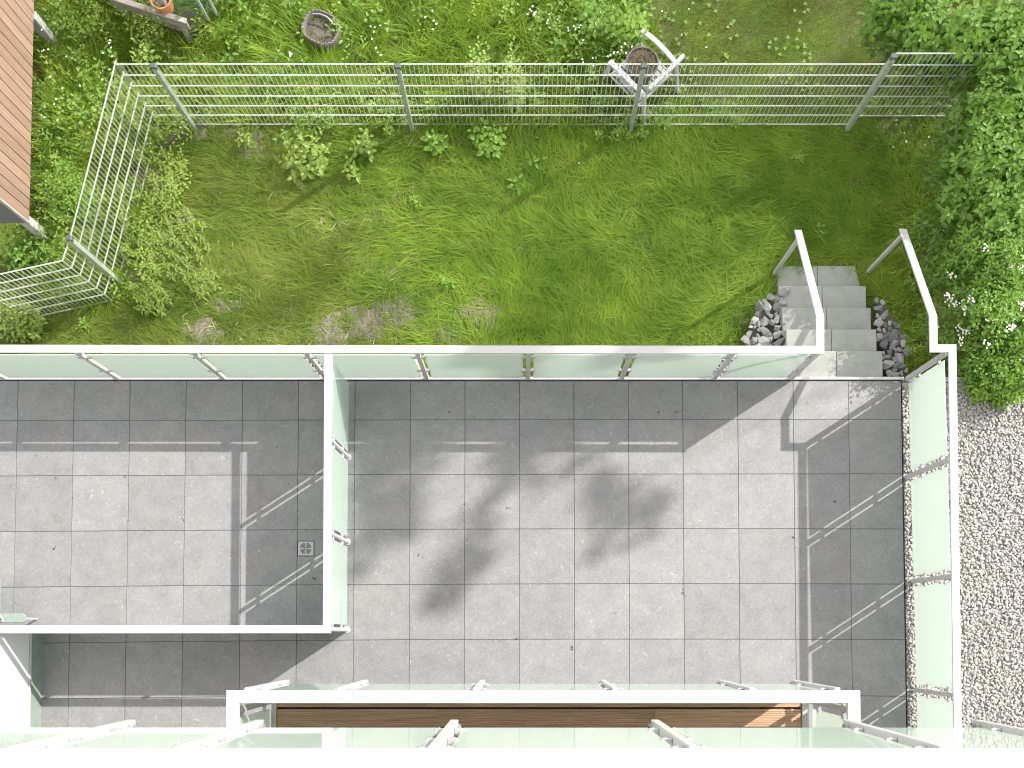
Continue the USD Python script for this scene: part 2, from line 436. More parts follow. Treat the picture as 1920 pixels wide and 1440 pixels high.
leaf_mat('grass_lush', [(0, (.050, .090, .010)), (.5, (.098, .155, .017)), (.85, (.14, .20, .028)), (1, (.20, .24, .06))], .45, .55, (2.2, [(.32, (.62, .74, .6)), (.68, (1.32, 1.2, 1.3))]))
leaf_mat('grass_dry', [(0, (.045, .070, .012)), (.35, (.115, .148, .024)), (.75, (.165, .182, .055)), (1, (.21, .20, .11))], .45, .6, (2.2, [(.32, (.66, .8, .62)), (.68, (1.3, 1.18, 1.35))]))
leaf_mat('grass_turf', [(0, (.05, .085, .012)), (.5, (.095, .14, .022)), (1, (.14, .175, .045))], .35, .6, (1.5, [(.3, (1.1, .92, .8)), (.7, (.92, 1.06, .9))]))
leaf_mat('moss_lawn', [(0, (.026, .048, .005)), (.5, (.046, .078, .007)), (1, (.078, .108, .014))], .25, .7, (1.5, [(.3, (1.2, .85, .7)), (.7, (.85, 1.1, .9))]))
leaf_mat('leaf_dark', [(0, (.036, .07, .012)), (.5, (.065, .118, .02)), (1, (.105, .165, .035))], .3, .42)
leaf_mat('leaf_mid', [(0, (.040, .085, .012)), (.5, (.078, .142, .020)), (.85, (.13, .205, .035)), (1, (.20, .24, .06))], .35, .42)
leaf_mat('leaf_lime', [(0, (.055, .105, .015)), (.5, (.095, .16, .022)), (1, (.15, .215, .04))], .4, .45)
leaf_mat('leaf_pale', [(0, (.062, .100, .019)), (.5, (.115, .155, .032)), (1, (.185, .21, .065))], .38, .5)
leaf_mat('leaf_weed', [(0, (.05, .09, .016)), (.45, (.09, .15, .028)), (.8, (.12, .20, .035)), (1, (.22, .29, .10))], .35, .45)
leaf_mat('leaf_brown', [(0, (.03, .034, .012)), (.5, (.05, .052, .02)), (1, (.075, .065, .035))], .25, .7)

# ------------------------------------------------------------------ setting: ground, terrace, gravel
G = -0.75                                   # lawn level; the terrace is zero
R = np.random.default_rng(7)
nx, ny = 90, 60
gx = np.concatenate([[-150, -60, -25], np.linspace(-9, 10, nx), [25, 60, 150]])
gy = np.concatenate([[-150, -60, -20], np.linspace(-5, 14, ny), [30, 70, 150]])
X, Y = np.meshgrid(gx, gy)
Z = G + 0.05 * (fbm(np.stack([X * .8, Y * .8, X * 0], -1), 3, 3) - .5)
gv = np.column_stack([X.ravel(), Y.ravel(), Z.ravel()])
w = len(gx)
gf = np.array([(j * w + i, j * w + i + 1, (j + 1) * w + i + 1, (j + 1) * w + i) for j in range(len(gy) - 1) for i in range(w - 1)])
solo('ground', (gv, gf), 'moss_soil', kind='structure', smooth=True)

NEDGE = at(985, 712, 0)[1]
EEDGE = 4.135
terrace = Thing('terrace', (0, 0, 0), kind='structure')
terrace.part('slab', box(-9.5, EEDGE, -2.2, NEDGE, G - .3, -.019, .005), 'joint_mortar')
seam_x = [-183, -77.5, 28, 134, 239.5, 345.3, 451.8, 557.5, 664, 768.3, 871.3, 974.3, 1076.7, 1179.3, 1281.7, 1385.3, 1490, 1594.3, 1699]
seam_y = [(714, 714.5, 714.3), (788.7, 787, 786.7), (892.4, 889.3, 888.5), (996.8, 991.8, 991.7), (1101, 1095, 1095), (1206.5, 1198.7, 1199.2), (1311.3, 1303.5, 1305), (1417, 1409, 1411), (1523, 1515, 1517)]
def sy(j, px):
    a, b, c = seam_y[j]
    return np.interp(px, [-200, 30, 974, 1640, 1720], [a, a, b, c, c]) if False else np.polyval(np.polyfit([30, 974, 1640], [a, b, c], 2), px) if px > 30 else a
GAP = .0021
for j in range(len(seam_y) - 1):
    for i in range(len(seam_x) - 1):
        cs = []
        for (qi, qj) in ((i, j), (i + 1, j), (i + 1, j + 1), (i, j + 1)):
            yref = sy(3, seam_x[qi])
            cs.append((at(seam_x[qi], yref, 0)[0], at(seam_x[qi], sy(qj, seam_x[qi]), 0)[1]))
        cs = np.array(cs)
        if i == len(seam_x) - 2:
            cs[1:3, 0] = EEDGE - .004
        ctr = cs.mean(0)
        ins = cs + GAP * np.sign(ctr - cs)
        ins2 = cs + (GAP + .0016) * np.sign(ctr - cs)
        dz = R.uniform(-.0006, .0006)
        pts = np.vstack([np.column_stack([ins, np.full(4, -.0185)]), np.column_stack([ins, np.full(4, -.0025 + dz)]), np.column_stack([ins2, np.full(4, dz)])])
        terrace.part('tile', hull(pts), 'tile_stone')
terrace.part('edge_trim', box(-9.5, EEDGE + .03, NEDGE + .001, NEDGE + .032, -.12, .006, .003), 'trim_metal')
terrace.part('edge_trim', box(EEDGE + .001, EEDGE + .006, -2.2, NEDGE - .001, -.1, .004), 'rubber_black', label='dark rubber strip along the east edge of the tiles')

# gravel strip to the east of the terrace
gravel_bed = Thing('gravel_bed', (0, 0, 0), kind='structure')
gravel_bed.part('base', box(EEDGE + .008, 8.5, -2.2, NEDGE - .02, G - .3, -.052), 'gravel_grit')
gravel_bed.part('edging', box(EEDGE + .06, 8.5, NEDGE - .018, NEDGE - .006, -.35, .012), 'steel', label='thin steel edging along the north end of the gravel')
gravel_bed.part('edging', box(EEDGE + .06, 8.5, NEDGE - .004, NEDGE + .03, -.35, -.004), 'concrete_edge')
ico = trimesh.creation.icosphere(subdivisions=0)
def pebbles(n, x0, x1, y0, y1, rng, rmin=.0125, rmax=.0225):
    V, F = np.array(ico.vertices), np.array(ico.faces)
    out = []
    # a jittered lattice so that they lie side by side
    s = .0315
    xs, ys = np.meshgrid(np.arange(x0, x1, s), np.arange(y0, y1, s * .8))
    p = np.column_stack([xs.ravel(), ys.ravel()]) + rng.uniform(-.016, .016, (xs.size, 2))
    n = len(p)
    sc = rng.uniform(rmin, rmax, n)[:, None] * np.column_stack([rng.uniform(1.0, 1.6, n), rng.uniform(.7, 1.05, n), rng.uniform(.40, .7, n)])
    a = rng.uniform(0, math.tau, n)
    bump = 1 + .17 * rng.normal(size=(n, len(V), 1))
    v = V[None] * bump * sc[:, None]
    tl = rng.normal(0, .3, n)[:, None]
    v[..., 2] += v[..., 0] * tl
    ca, sa = np.cos(a)[:, None], np.sin(a)[:, None]
    v = np.stack([v[..., 0] * ca - v[..., 1] * sa, v[..., 0] * sa + v[..., 1] * ca, v[..., 2]], -1)
    z = -.04 + rng.uniform(0, .022, n)
    v += np.column_stack([p, z])[:, None]
    f = F[None] + (np.arange(n) * len(V))[:, None, None]
    return v.reshape(-1, 3), f.reshape(-1, 3)
solo('gravel', pebbles(0, EEDGE + .03, 6.2, -1.4, NEDGE - .04, R), 'pebble_stone', 'grey and white round gravel beside the terrace', 'gravel', kind='stuff', smooth=True)

# ------------------------------------------------------------------ railings
RAIL_T, RAIL_W = .018, .080
def railing_run(t, A, B, z0, posts, gtop, gbot, side=0.0, post_w=.040, post_d=.048, drop=0.0, round_post=False, pmat='grey_coat', ends=(0, 0), clamp_z=(.32, .81), bolts=False, rail_h=1.0, gap=.036, panels=True, clampmat='steel', glass_off=0.0):
    """Posts, clamps and frosted panes on a straight run A to B (x, y); posts are distances from A."""
    A, B = np.asarray(A, float), np.asarray(B, float)
    L = np.linalg.norm(B - A); d = (B - A) / L
    n = np.array([-d[1], d[0]])
    P3 = lambda s, off, z: np.array([*(A + d * s + n * off), z0 + z])
    cuts = sorted(posts)
    for s in cuts:
        b0, b1 = P3(s, 0, -drop), P3(s, 0, rail_h - RAIL_T)
        if round_post:
            shape = tube([b0, b1], post_w / 2, 14)
            path = t.part('post', shape, pmat, smooth=40)
            t.part('foot', disc(P3(s, 0, .008), .038, .012, 18, .003), pmat, parent=path)
        else:
            shape = bar(b0, b1, post_d, post_w, .003, up=(d[0], d[1], 0))
            path = t.part('post', shape, pmat)
        for cz in clamp_z:
            for sg in (-1, 1):
                if (s < .03 and sg < 0) or (s > L - .03 and sg > 0):
                    continue
                c0, c1 = P3(s + sg * (post_w / 2 - .002), glass_off, cz), P3(s + sg * (post_w / 2 + .052), glass_off, cz)
                t.part('clamp', cat([bar(c0, c1, .030, .026, .006), tube([P3(s + sg * (post_w / 2 + .03), glass_off - .019, cz), P3(s + sg * (post_w / 2 + .03), glass_off + .019, cz)], .006, 8)]), clampmat, parent=path)
        if bolts:
            for k, bz in enumerate((-drop + .035, -drop + .095)):
                bp = P3(s, 0, bz)
                sd = 1.0 if (bp[0] < .05) else -1.0
                off = np.array([sd * (post_w / 2), 0, 0])
                t.part('bolt', cat([tube([bp + off * .95, bp + off * 1.25], .013, 10), tube([bp + off * 1.2, bp + off * 1.75], .0085, 6)]), 'steel', parent=path)
            t.part('bracket', cat([box(*sorted((P3(s, 0, 0)[0] - .03, P3(s, 0, 0)[0] + .03)), P3(s, 0, 0)[1] - .06, P3(s, 0, 0)[1] - .012, z0 - drop - .01, z0 - drop + .12, .004)]), pmat, parent=path)
    if panels:
        edges = [0.0 + ends[0]] + cuts + [L - ends[1]]
        for k in range(len(edges) - 1):
            a, b = edges[k], edges[k + 1]
            a += (post_w / 2 + gap) if k > 0 else 0
            b -= (post_w / 2 + gap) if k < len(edges) - 2 else 0
            if b - a < .06:
                continue
            t.part('glass_panel', bar(P3(a, glass_off, (gbot + gtop) / 2), P3(b, glass_off, (gbot + gtop) / 2), .012, gtop - gbot, .0015), 'frosted_glass')

def rail_path(pts, w, h):
    """A flat rail with mitred corners through pts (top centre line)."""
    pts = [np.asarray(p, float) for p in pts]
    secs = []
    for i, p in enumerate(pts):
        din = pts[i] - pts[i - 1] if i > 0 else pts[1] - pts[0]
        dout = pts[i + 1] - pts[i] if i < len(pts) - 1 else din
        a, b = din[:2] / np.linalg.norm(din[:2]), dout[:2] / np.linalg.norm(dout[:2])
        na, nb = np.array([-a[1], a[0]]), np.array([-b[1], b[0]])
        m = na + nb; m /= np.linalg.norm(m)
        m = m * (w / 2) / max(.3, m @ na)
        e = .004
        k = 1 - 2 * e / w
        sec = [np.array([*(p[:2] + m), p[2] - e]), np.array([*(p[:2] + m * k), p[2]]), np.array([*(p[:2] - m * k), p[2]]), np.array([*(p[:2] - m), p[2] - e]),
               np.array([*(p[:2] - m), p[2] - h]), np.array([*(p[:2] + m), p[2] - h])]
        secs.append(sec)
    n = 6
    v = np.vstack([np.array(s) for s in secs])
    f = []
    for i in range(len(pts) - 1):
        for k in range(n):
            q, r = i * n + k, i * n + (k + 1) % n
            f += [(q, q + n, r + n), (q, r + n, r)]
    e = (len(pts) - 1) * n
    for k in range(1, n - 1):
        f += [(0, k, k + 1), (e, e + k + 1, e + k)]
    m = trimesh.Trimesh(v, np.array(f), process=False)
    if m.volume < 0:
        m.invert()
    return m

TOP = 1.02
# north railing with the left handrail of the steps
YN = at(985, 655.5, TOP)[1]
nw = at(-90, 653.5, TOP); ne = at(1538, 655.8, TOP)
k1 = at(1538, 593, TOP); end1 = at(1496.5, 431, .26)
north = Thing('glass_railing', (0, YN, 0), 'long white frosted glass railing along the lawn, running on as left handrail of the steps', 'railing')
north.part('top_rail', rail_path([nw, (ne[0], ne[1], TOP), k1, end1], RAIL_W, RAIL_T), 'white_coat')
pb = [at(p, 709.5, 0) for p in (10, 222, 420, 612, 801, 990, 1166, 1339)]
A = np.array([nw[0], NEDGE + .018]); B = np.array([ne[0] - .012, NEDGE + .018])
YP = NEDGE + .018
railing_run(north, (nw[0], YP), (ne[0], YP), 0, [p[0] - nw[0] for p in pb] + [ne[0] - nw[0] - .01], .895, .035, rail_h=TOP, post_w=.042)
pe = at(1452, 513, G + .02)
north.part('end_post', bar((pe[0], pe[1], G - .1), (pe[0], pe[1], .33), .04, .04, .003, up=(0, 1, 0)), 'grey_coat', label='free-standing post carrying the lower end of the left handrail')

# east railing with the right handrail of the steps
c1 = at(1786, 653, TOP); c2 = at(1799, 1560, TOP)
h0 = at(1751, 653, TOP); k2 = at(1750, 592, TOP); end2 = at(1693, 429, .26)
east = Thing('glass_railing', (c1[0], c1[1], 0), 'white frosted glass railing between tiles and gravel, running on as right handrail of the steps', 'railing')
east.part('top_rail', rail_path([end2, k2, h0, (c1[0], h0[1], TOP), c2], RAIL_W, RAIL_T), 'white_coat')
EP = [at(1702, 892, 0), at(1704.5, 1090, 0), at(1706.5, 1293, 0)]
XE = EEDGE + .068
ya = NEDGE + .012
railing_run(east, (XE, ya), (XE + .05, -2.0), 0, [.0] + [ya - p[1] for p in EP] + [ya - EP[2][1] + 1.18], .925, .03, rail_h=TOP, post_w=.045)
pe = at(1627, 510, G + .02)
east.part('end_post', bar((pe[0], pe[1], G - .1), (pe[0], pe[1], .33), .04, .04, .003, up=(0, 1, 0)), 'grey_coat', label='free-standing post carrying the lower end of the right handrail')

# partition railing between the two terraces
q0 = at(615.3, 662.5, TOP); q1 = at(612.7, 1180, TOP); q2 = at(-90, 1180, TOP)
part_r = Thing('glass_railing', (q1[0], q1[1], 0), 'white L-shaped frosted glass railing on round posts dividing the left terrace from the middle one', 'railing')
part_r.part('top_rail', rail_path([(q0[0], YN - RAIL_W / 2 - .002, TOP), (q1[0], q1[1], TOP), (q2[0], q1[1], TOP)], RAIL_W, RAIL_T), 'white_coat')
pp = [at(654.5, 857, 0), at(652.5, 1016, 0)]
XP = at(651, 1100, 0)[0]
yA = NEDGE - .05; yB = q1[1]
railing_run(part_r, (XP, yA), (XP, yB), 0, [yA - pp[0][1], yA - pp[1][1], yA - yB], .92, .03, rail_h=TOP, post_w=.044, round_post=True, pmat='white_coat', gap=.032)
railing_run(part_r, (XP, yB), (q2[0], yB), 0, [XP - at(p, 1180, 0)[0] for p in (468, 283, 98, -87)], .905, .035, rail_h=TOP, post_w=.044, round_post=True, pmat='white_coat', ends=(.05, 0), gap=.014)

# ------------------------------------------------------------------ apartment building with its projecting wall
XW = at(80, 1300, 0)[0]
bld = Thing('apartment_building', (0, -2.0, G), 'white rendered apartment building whose projecting wall stands at the left end of the terrace', 'building')
bld.part('projecting_wall', box(XW - 4, XW - .0, -2.2, .005, .30, 9.0, .006), 'white_render')
bld.part('plinth', box(XW - 4, XW - .012, -2.2, -.004, G - .2, .262), 'plinth_green', label='grey-green plinth at the foot of the projecting wall')
bld.part('drip_strip', box(XW - .5, XW + .010, -2.2, .012, .264, .297, .004), 'trim_metal')
bld.part('wall', box(-12, 12, -2.6, -2.21, G - .3, 12.0), 'white_render')

# lower balcony ------------------------------------------------------------
ZL = 2.92
lb = Thing('balcony', (0, -2.0, ZL), 'lower balcony with a brown grooved timber deck above the terrace', 'balcony')
lx0, lx1 = at(519.5, 1340, ZL)[0], at(1502.5, 1340, ZL)[0]
ly0 = at(985, 1305, ZL)[1]
lb.part('slab', box(lx0 - .03, lx1 + .03, -2.2, ly0 + .02, ZL - .30, ZL - .045, .01), 'concrete_edge')
lb.part('underlay', box(lx0, lx1, -2.2, ly0, ZL - .044, ZL - .034), 'rubber_black')
lb.part('edge_profile', cat([box(lx0 - .045, lx0 - .004, -2.2, ly0 + .035, ZL - .2, ZL + .012, .003), box(lx1 + .004, lx1 + .045, -2.2, ly0 + .035, ZL - .2, ZL + .012, .003), box(lx0 - .003, lx1 + .003, ly0 + .002, ly0 + .035, ZL - .2, ZL + .004, .003)]), 'trim_metal')
edges = [ly0] + [at(985, p, ZL)[1] for p in (1327.8, 1364.6)]
stepw = edges[1] - edges[2]
while edges[-1] > -2.0:
    edges.append(edges[-1] - stepw)
def deck_board(x0, x1, y0, y1, z, rng):
    n = 8
    prof = []
    p = (y1 - y0) / n
    for i in range(n):
        q = y0 + i * p
        prof += [(q + .0015, z), (q + p * .62, z), (q + p * .70, z - .004), (q + p * .92, z - .004)]
    prof.append((y1, z))
    top = np.array(prof)
    lo = np.array([(y1, z - .026), (y0, z - .026)])
    ring = np.vstack([top, lo])
    m = len(ring)
    v = np.vstack([np.column_stack([np.full(m, x0), ring]), np.column_stack([np.full(m, x1), ring])])
    f = []
    for k in range(m):
        r = (k + 1) % m
        f += [(k, r, r + m), (k, r + m, k + m)]
    for k in range(m - 2):
        f += [(m - 1, k, k + 1), (2 * m - 1, m + k + 1, m + k)]
    return v, np.array(f)
for k in range(len(edges) - 1):
    y1, y0 = edges[k] - .007, edges[k + 1] + .007
    joint = [at(800, 1340, ZL)[0], at(1228, 1320, ZL)[0], -.9, .6][k % 4]
    lb.part('deck_board', deck_board(lx0, joint - .001, y0, y1, ZL + R.uniform(-.001, .001), R), 'deck_wood')
    lb.part('deck_board', deck_board(joint + .001, lx1, y0, y1, ZL + R.uniform(-.001, .001), R), 'deck_wood')
TL = 3.84
o0, o1 = at(436, 1306.5, TL), at(1601, 1305.5, TL)
lr = Thing('balcony_railing', (0, o0[1], ZL), 'white flat-topped frosted glass railing around the timber-decked lower balcony', 'railing')
lr.part('top_rail', rail_path([(o0[0], -2.2, TL), (o0[0], o0[1], TL), (o1[0], o0[1], TL), (o1[0], -2.2, TL)], .09, .02), 'white_coat')
zb = 2.72
yl = at(985, 1279, zb)[1] - .008
lpx = [at(p, 1279, zb)[0] for p in (538, 686, 905, 1130, 1350, 1487)]
railing_run(lr, (o0[0] + .02, yl), (o1[0] - .02, yl), 2.90, [p - o0[0] - .02 for p in lpx], TL - 2.90 - .075, .03, post_w=.040, post_d=.055, drop=.18, pmat='white_coat', rail_h=TL - 2.90, clamp_z=(.18, .76), bolts=True)
for sgn, ox in ((1, o0[0] + .012), (-1, o1[0] - .012)):
    railing_run(lr, (ox, yl - .02), (ox, -2.2), 2.90, [.11, 1.15], TL - 2.90 - .075, .03, post_w=.045, post_d=.028, pmat='grey_coat', rail_h=TL - 2.90, clamp_z=(.18, .76))

# upper balcony --------------------------------------------------------------
ZU = 5.86
ub = Thing('balcony', (0, -2.0, ZU), 'upper balcony slab under the nearest white railing at the foot of the picture', 'balcony')
yu = at(985, 1366.5, 5.83)[1]
ub.part('slab', box(-3.6, 4.2, -2.2, yu - .035, ZU - .30, ZU - .03, .01), 'concrete_edge')
ub.part('edge_profile', box(-3.6, 4.2, yu - .033, yu - .012, ZU - .2, ZU - .02, .003), 'concrete_edge')
ey = yu - .05
k = 0
while ey > -2.0:
    ub.part('deck_board', deck_board(-3.6, 4.2, ey - .144, ey, ZU, R), 'deck_wood'); ey -= .15
TU = 6.80
u0 = at(985, 1403.5, TU)[1]
ur = Thing('balcony_railing', (0, u0, ZU), 'wide white rail with frosted glass filling the foot of the picture', 'railing')
ur.part('top_rail', rail_path([(-3.6, u0 - .046, TU), (4.2, u0 - .046, TU)], .092, .02), 'white_coat')
zb = 5.66
upx = [at(p, 1348, zb)[0] for p in (247, 487, 852, 1228, 1588, 1830)]
upx = [-2.9] + upx + [3.2]
railing_run(ur, (-3.6, yu), (4.2, yu), ZU, [p + 3.6 for p in upx], TU - ZU - .075, -.03, post_w=.040, post_d=.058, drop=.2, pmat='white_coat', rail_h=TU - ZU, clamp_z=(.09, .5, .8), bolts=True)

# ------------------------------------------------------------------ floor drain, armchair arm, grates
dc = at(573.5, 1028.5, 0)
dr = Thing('floor_drain', dc, 'small square steel floor drain with a ring-slotted grate in the left terrace', 'drain')
dr.part('frame', box(dc[0] - .093, dc[0] + .093, dc[1] - .085, dc[1] + .085, -.012, .003, .002), 'rubber_black')
pl = box(dc[0] - .084, dc[0] + .084, dc[1] - .077, dc[1] + .077, -.01, .0055, .002)
dr.part('grate', pl, 'drain_steel')
for r in (.016, .030, .044, .058):
    for a in range(4):
        th = np.linspace(a * math.pi / 2 + .18, (a + 1) * math.pi / 2 - .18, 8)
        ring = []
        for rr in (r - .0045, r + .0045):
            ring.append(np.stack([dc[0] + rr * np.cos(th), dc[1] + rr * np.sin(th), np.full(8, .0068)], 1))
        v = np.vstack(ring); f = np.array([(q, q + 8, q + 9, q + 1) for q in range(7)])
        dr.part('slot', (v, f), 'rubber_black')

ac = at(10, 1159, .6)
gc = Thing('garden_chair', (ac[0], ac[1], 0), 'pale grey-green rounded chair armrest with a white bracket, beside the railing at the left edge', 'chair')
ap = np.array([(-.5, -.045), (-.5, .045), (.17, .05), (.20, .03), (.21, 0), (.20, -.03), (.17, -.045)])
pts = np.vstack([np.column_stack([ap[:, 0] + ac[0], ap[:, 1] + ac[1], np.full(7, z)]) for z in (.58, .594)] + [np.column_stack([ap[:, 0] * .985 + ac[0], ap[:, 1] * .9 + ac[1], np.full(7, .60)])])
gc.part('armrest', hull(pts), 'armrest_green')
gc.part('bracket', tube([(ac[0] - .12, ac[1] + .03, .605), (ac[0] - .05, ac[1] + .025, .615), (ac[0] - .02, ac[1] - .005, .61), (ac[0] - .03, ac[1] - .03, .60)], .012, 8), 'white_plastic')
for dx in (-.45, .02):
    gc.part('leg', tube([(ac[0] + dx, ac[1], 0), (ac[0] + dx * .9, ac[1], .585)], .011, 8), 'white_plastic')
gc.part('seat', box(ac[0] - .62, ac[0] - .16, ac[1] - .02, ac[1] + .42, .40, .425, .01), 'armrest_green')

def grate(name, px0, px1, label):
    x0, x1 = at(px0, 706, -.1)[0], at(px1, 706, -.1)[0]
    y0, y1 = NEDGE + .036, NEDGE + .26
    t = Thing(name, ((x0 + x1) / 2, y0, -.1), label, 'grate')
    t.part('frame', cat([box(x0, x1, y0, y0 + .008, -.13, -.1), box(x0, x1, y1 - .008, y1, -.13, -.1), box(x0, x0 + .008, y0 + .009, y1 - .009, -.13, -.1), box(x1 - .008, x1, y0 + .009, y1 - .009, -.13, -.1)]), 'galvanised')
    bars = []
    n = int((x1 - x0) / .033)
    for k in range(1, n):
        xx = x0 + (x1 - x0) * k / n
        bars.append(box(xx - .0025, xx + .0025, y0 + .009, y1 - .009, -.128, -.1005))
    for k in range(1, int((y1 - y0) / .033)):
        bars.append(box(x0 + .009, x1 - .009, y0 + .033 * k - .002, y0 + .033 * k + .002, -.110, -.102))
    t.part('grid', cat(bars), 'galvanised')
    t.part('shaft', cat([box(x0 - .06, x0, y0, y1 + .06, G - .3, -.131), box(x1, x1 + .06, y0, y1 + .06, G - .3, -.131), box(x0 + .001, x1 - .001, y1, y1 + .06, G - .3, -.131)]), 'concrete_edge')
grate('light_well_grate', 560, 771, 'galvanised light well grate beyond the glass where the partition meets the long railing')
grate('light_well_grate', 1205, 1392, 'galvanised light well grate beyond the glass to the left of the garden steps')

# ------------------------------------------------------------------ garden steps
st = Thing('garden_steps', at(1560, 600, G), 'flight of grey-green concrete slab steps from terrace down to the lawn', 'steps')
lv = [-.12, -.28, -.44, -.60, -.745]
back = [708, 658, 617.5, 577, 536]; front = [658, 617.5, 577, 536, 498.5]
left = [1487, 1474.5, 1467, 1460.5, 1458]; mid = [1568.5, 1559.5, 1550.5, 1542, 1533]; right = [1655, 1643.5, 1633, 1624, 1607]
for k in range(5):
    z = lv[k]
    ya_, yb_ = at(985, back[k], z)[1], at(985, front[k], z)[1]
    ya_ = ya_ - (.06 if k else .0)
    xl, xm, xr = (at(p, (back[k] + front[k]) / 2, z)[0] for p in (left[k], mid[k], right[k]))
    st.part('step_slab', box(xl, xm - .003, ya_, yb_, z - .055, z, .005), 'step_concrete')
    if k < 4:
        st.part('step_slab', box(xm + .003, xr, ya_, yb_, z - .055, z, .005), 'step_concrete')
        st.part('riser', box(xl + .02, xr - .02, ya_ + .01, yb_ - .03, G - .25, z - .056), 'step_concrete')
    else:
        q = [(xm + .003, ya_), (xr + .045, ya_), (xr + .03, ya_ + .07), (xr - .005, ya_ + .13), (xr + .0, ya_ + .2), (xr - .03, yb_ - .004), (xm + .003, yb_)]
        st.part('step_slab', hull(np.vstack([np.column_stack([np.array(q), np.full(7, zz)]) for zz in (z - .055, z)])), 'step_concrete', label='lowest right slab with a broken edge')

def rock(c, s, rng):
    p = unit(rng, 13) * rng.uniform(.75, 1.1, (13, 1)) * s * np.array([rng.uniform(.9, 1.25), rng.uniform(.7, 1.0), rng.uniform(.5, .85)])
    a = rng.uniform(0, math.tau)
    v, f = hull(p)
    return rotz((v + np.asarray(c), f), a, c)
def rubble(poly_pts, label, seed, n):
    rng = np.random.default_rng(seed)
    c0 = at(*np.mean(poly_pts, 0)[:2], -.5)
    t = Thing('rubble_pile', (c0[0], c0[1], G), label, 'rubble')
    from shapely.geometry import Polygon, Point
    P = Polygon(poly_pts); x0, y0, x1, y1 = P.bounds
    done = []; tries = 0
    while len(done) < n and tries < 6000:
        tries += 1
        p = rng.uniform((x0, y0), (x1, y1))
        r = rng.uniform(6, 15)
        if not P.contains(Point(p)) or any(np.hypot(*(p - q)) < .60 * (r + rr) for q, rr in done):
            continue
        done.append((p, r))
        z = np.interp(p[1], [500, 700], [G + .06, -.28]) + rng.uniform(-.03, .03)
        t.part('stone', rock(at(p[0], p[1], z), r / 162, rng), 'rubble_stone')
    z = -.5
    mc = np.mean(poly_pts, 0)
    pts = [at(*(mc + (np.array(p) - mc) * .88), np.interp(p[1], [500, 700], [G - .05, -.42])) for p in poly_pts]
    t.part('bed', hull(np.vstack([pts, np.array(pts) - [0, 0, .5]])), 'soil')
rubble([(1428, 566), (1470, 545), (1476, 600), (1480, 660), (1470, 706), (1400, 706), (1398, 640), (1412, 600)], 'heap of broken grey and purple stones to the left of the steps', 21, 70)
rubble([(1640, 560), (1655, 560), (1660, 590), (1690, 618), (1700, 650), (1698, 704), (1662, 706), (1652, 650)], 'heap of broken grey-green stones to the right of the steps', 22, 52)

# ------------------------------------------------------------------ mesh fence
ZB, ZT = G + .05, .51
YF = at(985, 233, ZB)[1]
fx = [at(p, 233, ZB)[0] for p in (364, 772, 1183, 1590)]
ctop = at(217.5, 113, ZT); wt = at(131, 447, ZT); kink = at(117, 489, ZT); wend = at(-60, 527, ZT)
fence = Thing('mesh_fence', (0, YF, G), 'galvanised double-rod mesh fence with square posts around the lawn', 'fence')
def panel(a, b, z0, z1, nrow=7):
    a, b = np.asarray(a[:2], float), np.asarray(b[:2], float)
    L = np.linalg.norm(b - a); d = (b - a) / L; n = np.array([-d[1], d[0]])
    rods = []
    k = int(round(L / .05))
    for i in range(k + 1):
        p = a + d * min(max(L * i / k, .004), L - .004)
        rods.append(tube([(*p, z0 - .012), (*p, z1 + .014)], .0033, 5))
    first = None
    path = fence.part('mesh_panel', cat(rods), 'galvanised_dull')
    for r in range(nrow):
        z = z0 + (z1 - z0) * r / (nrow - 1)
        fence.part('double_rod', cat([bar((*(a + n * s), z), (*(b + n * s), z), 0.0052, .0052) for s in (-.0042, .0042)]), 'galvanised', parent=path)
def fpost(p, z0, z1):
    path = fence.part('post', bar((p[0], p[1], z0), (p[0], p[1], z1), .045, .06, .004, up=(0, 1, 0)), 'post_paint')
    fence.part('cap', box(p[0] - .034, p[0] + .034, p[1] - .027, p[1] + .027, z1 - .03, z1 + .03, .006), 'cap_plastic', parent=path)
xs = [ctop[0]] + fx
panel((ctop[0], YF), (fx[0], YF), ZB, ZT)
for i in range(3):
    panel((fx[i] + .01, YF), (fx[i + 1] - .01, YF), ZB, ZT)
panel((fx[3] + .03, YF + .012), (6.2, YF + .012), ZB + .17, ZT + .17)
for i, x in enumerate(fx):
    fpost((x, YF - .045), G - .1, ZT + (.03 if i < 3 else .2))
panel(ctop, wt, ZB, ZT); panel(wt, kink, ZB, ZT); panel(kink, wend, ZB, ZT)
wpx = at(215, 524, G + .02)
fpost((wt[0] + .015, wt[1] - .02), G - .1, ZT + .04)

# ------------------------------------------------------------------ raised timber hut at the left
ZH = -.17
hx = at(62, 100, ZH)[0]; hy = at(55, 418, ZH)[1]
hx2 = at(55, 418, ZH)[0]
hut = Thing('timber_hut', (hx2, hy, G), 'brown board-clad hut on grey posts at the top left corner', 'hut')
ang = math.atan2(hx2 - hx, 418 - 100) * 0
slope = (hx - hx2) / (at(62, 100, ZH)[1] - hy)
XO = lambda y: hx2 + slope * (y - hy)
bw = .1265
nb = 40
for k in range(nb):
    y0, y1 = hy + .02 + k * bw, hy + .02 + (k + 1) * bw - .008
    hut.part('board', bar((XO((y0 + y1) / 2) - .012, (y0 + y1) / 2, ZH + R.uniform(-.003, .003)), (XO((y0 + y1) / 2) - .012, (y0 + y1) / 2, 2.3), .022, y1 - y0, .002, up=(0, 1, 0)), 'clad_wood')
hut.part('inner_wall', hull(np.array([(XO(y) - dx, y, z) for y in (hy + .03, hy + nb * bw) for dx in (.027, 3.0) for z in (ZH + .03, 2.28)])), 'rubber_black')
hut.part('end_wall', hull(np.array([(XO(hy) - dx, y, z) for y in (hy, hy + .018) for dx in (.012, 3.0) for z in (ZH, 2.28)])), 'felt_grey')
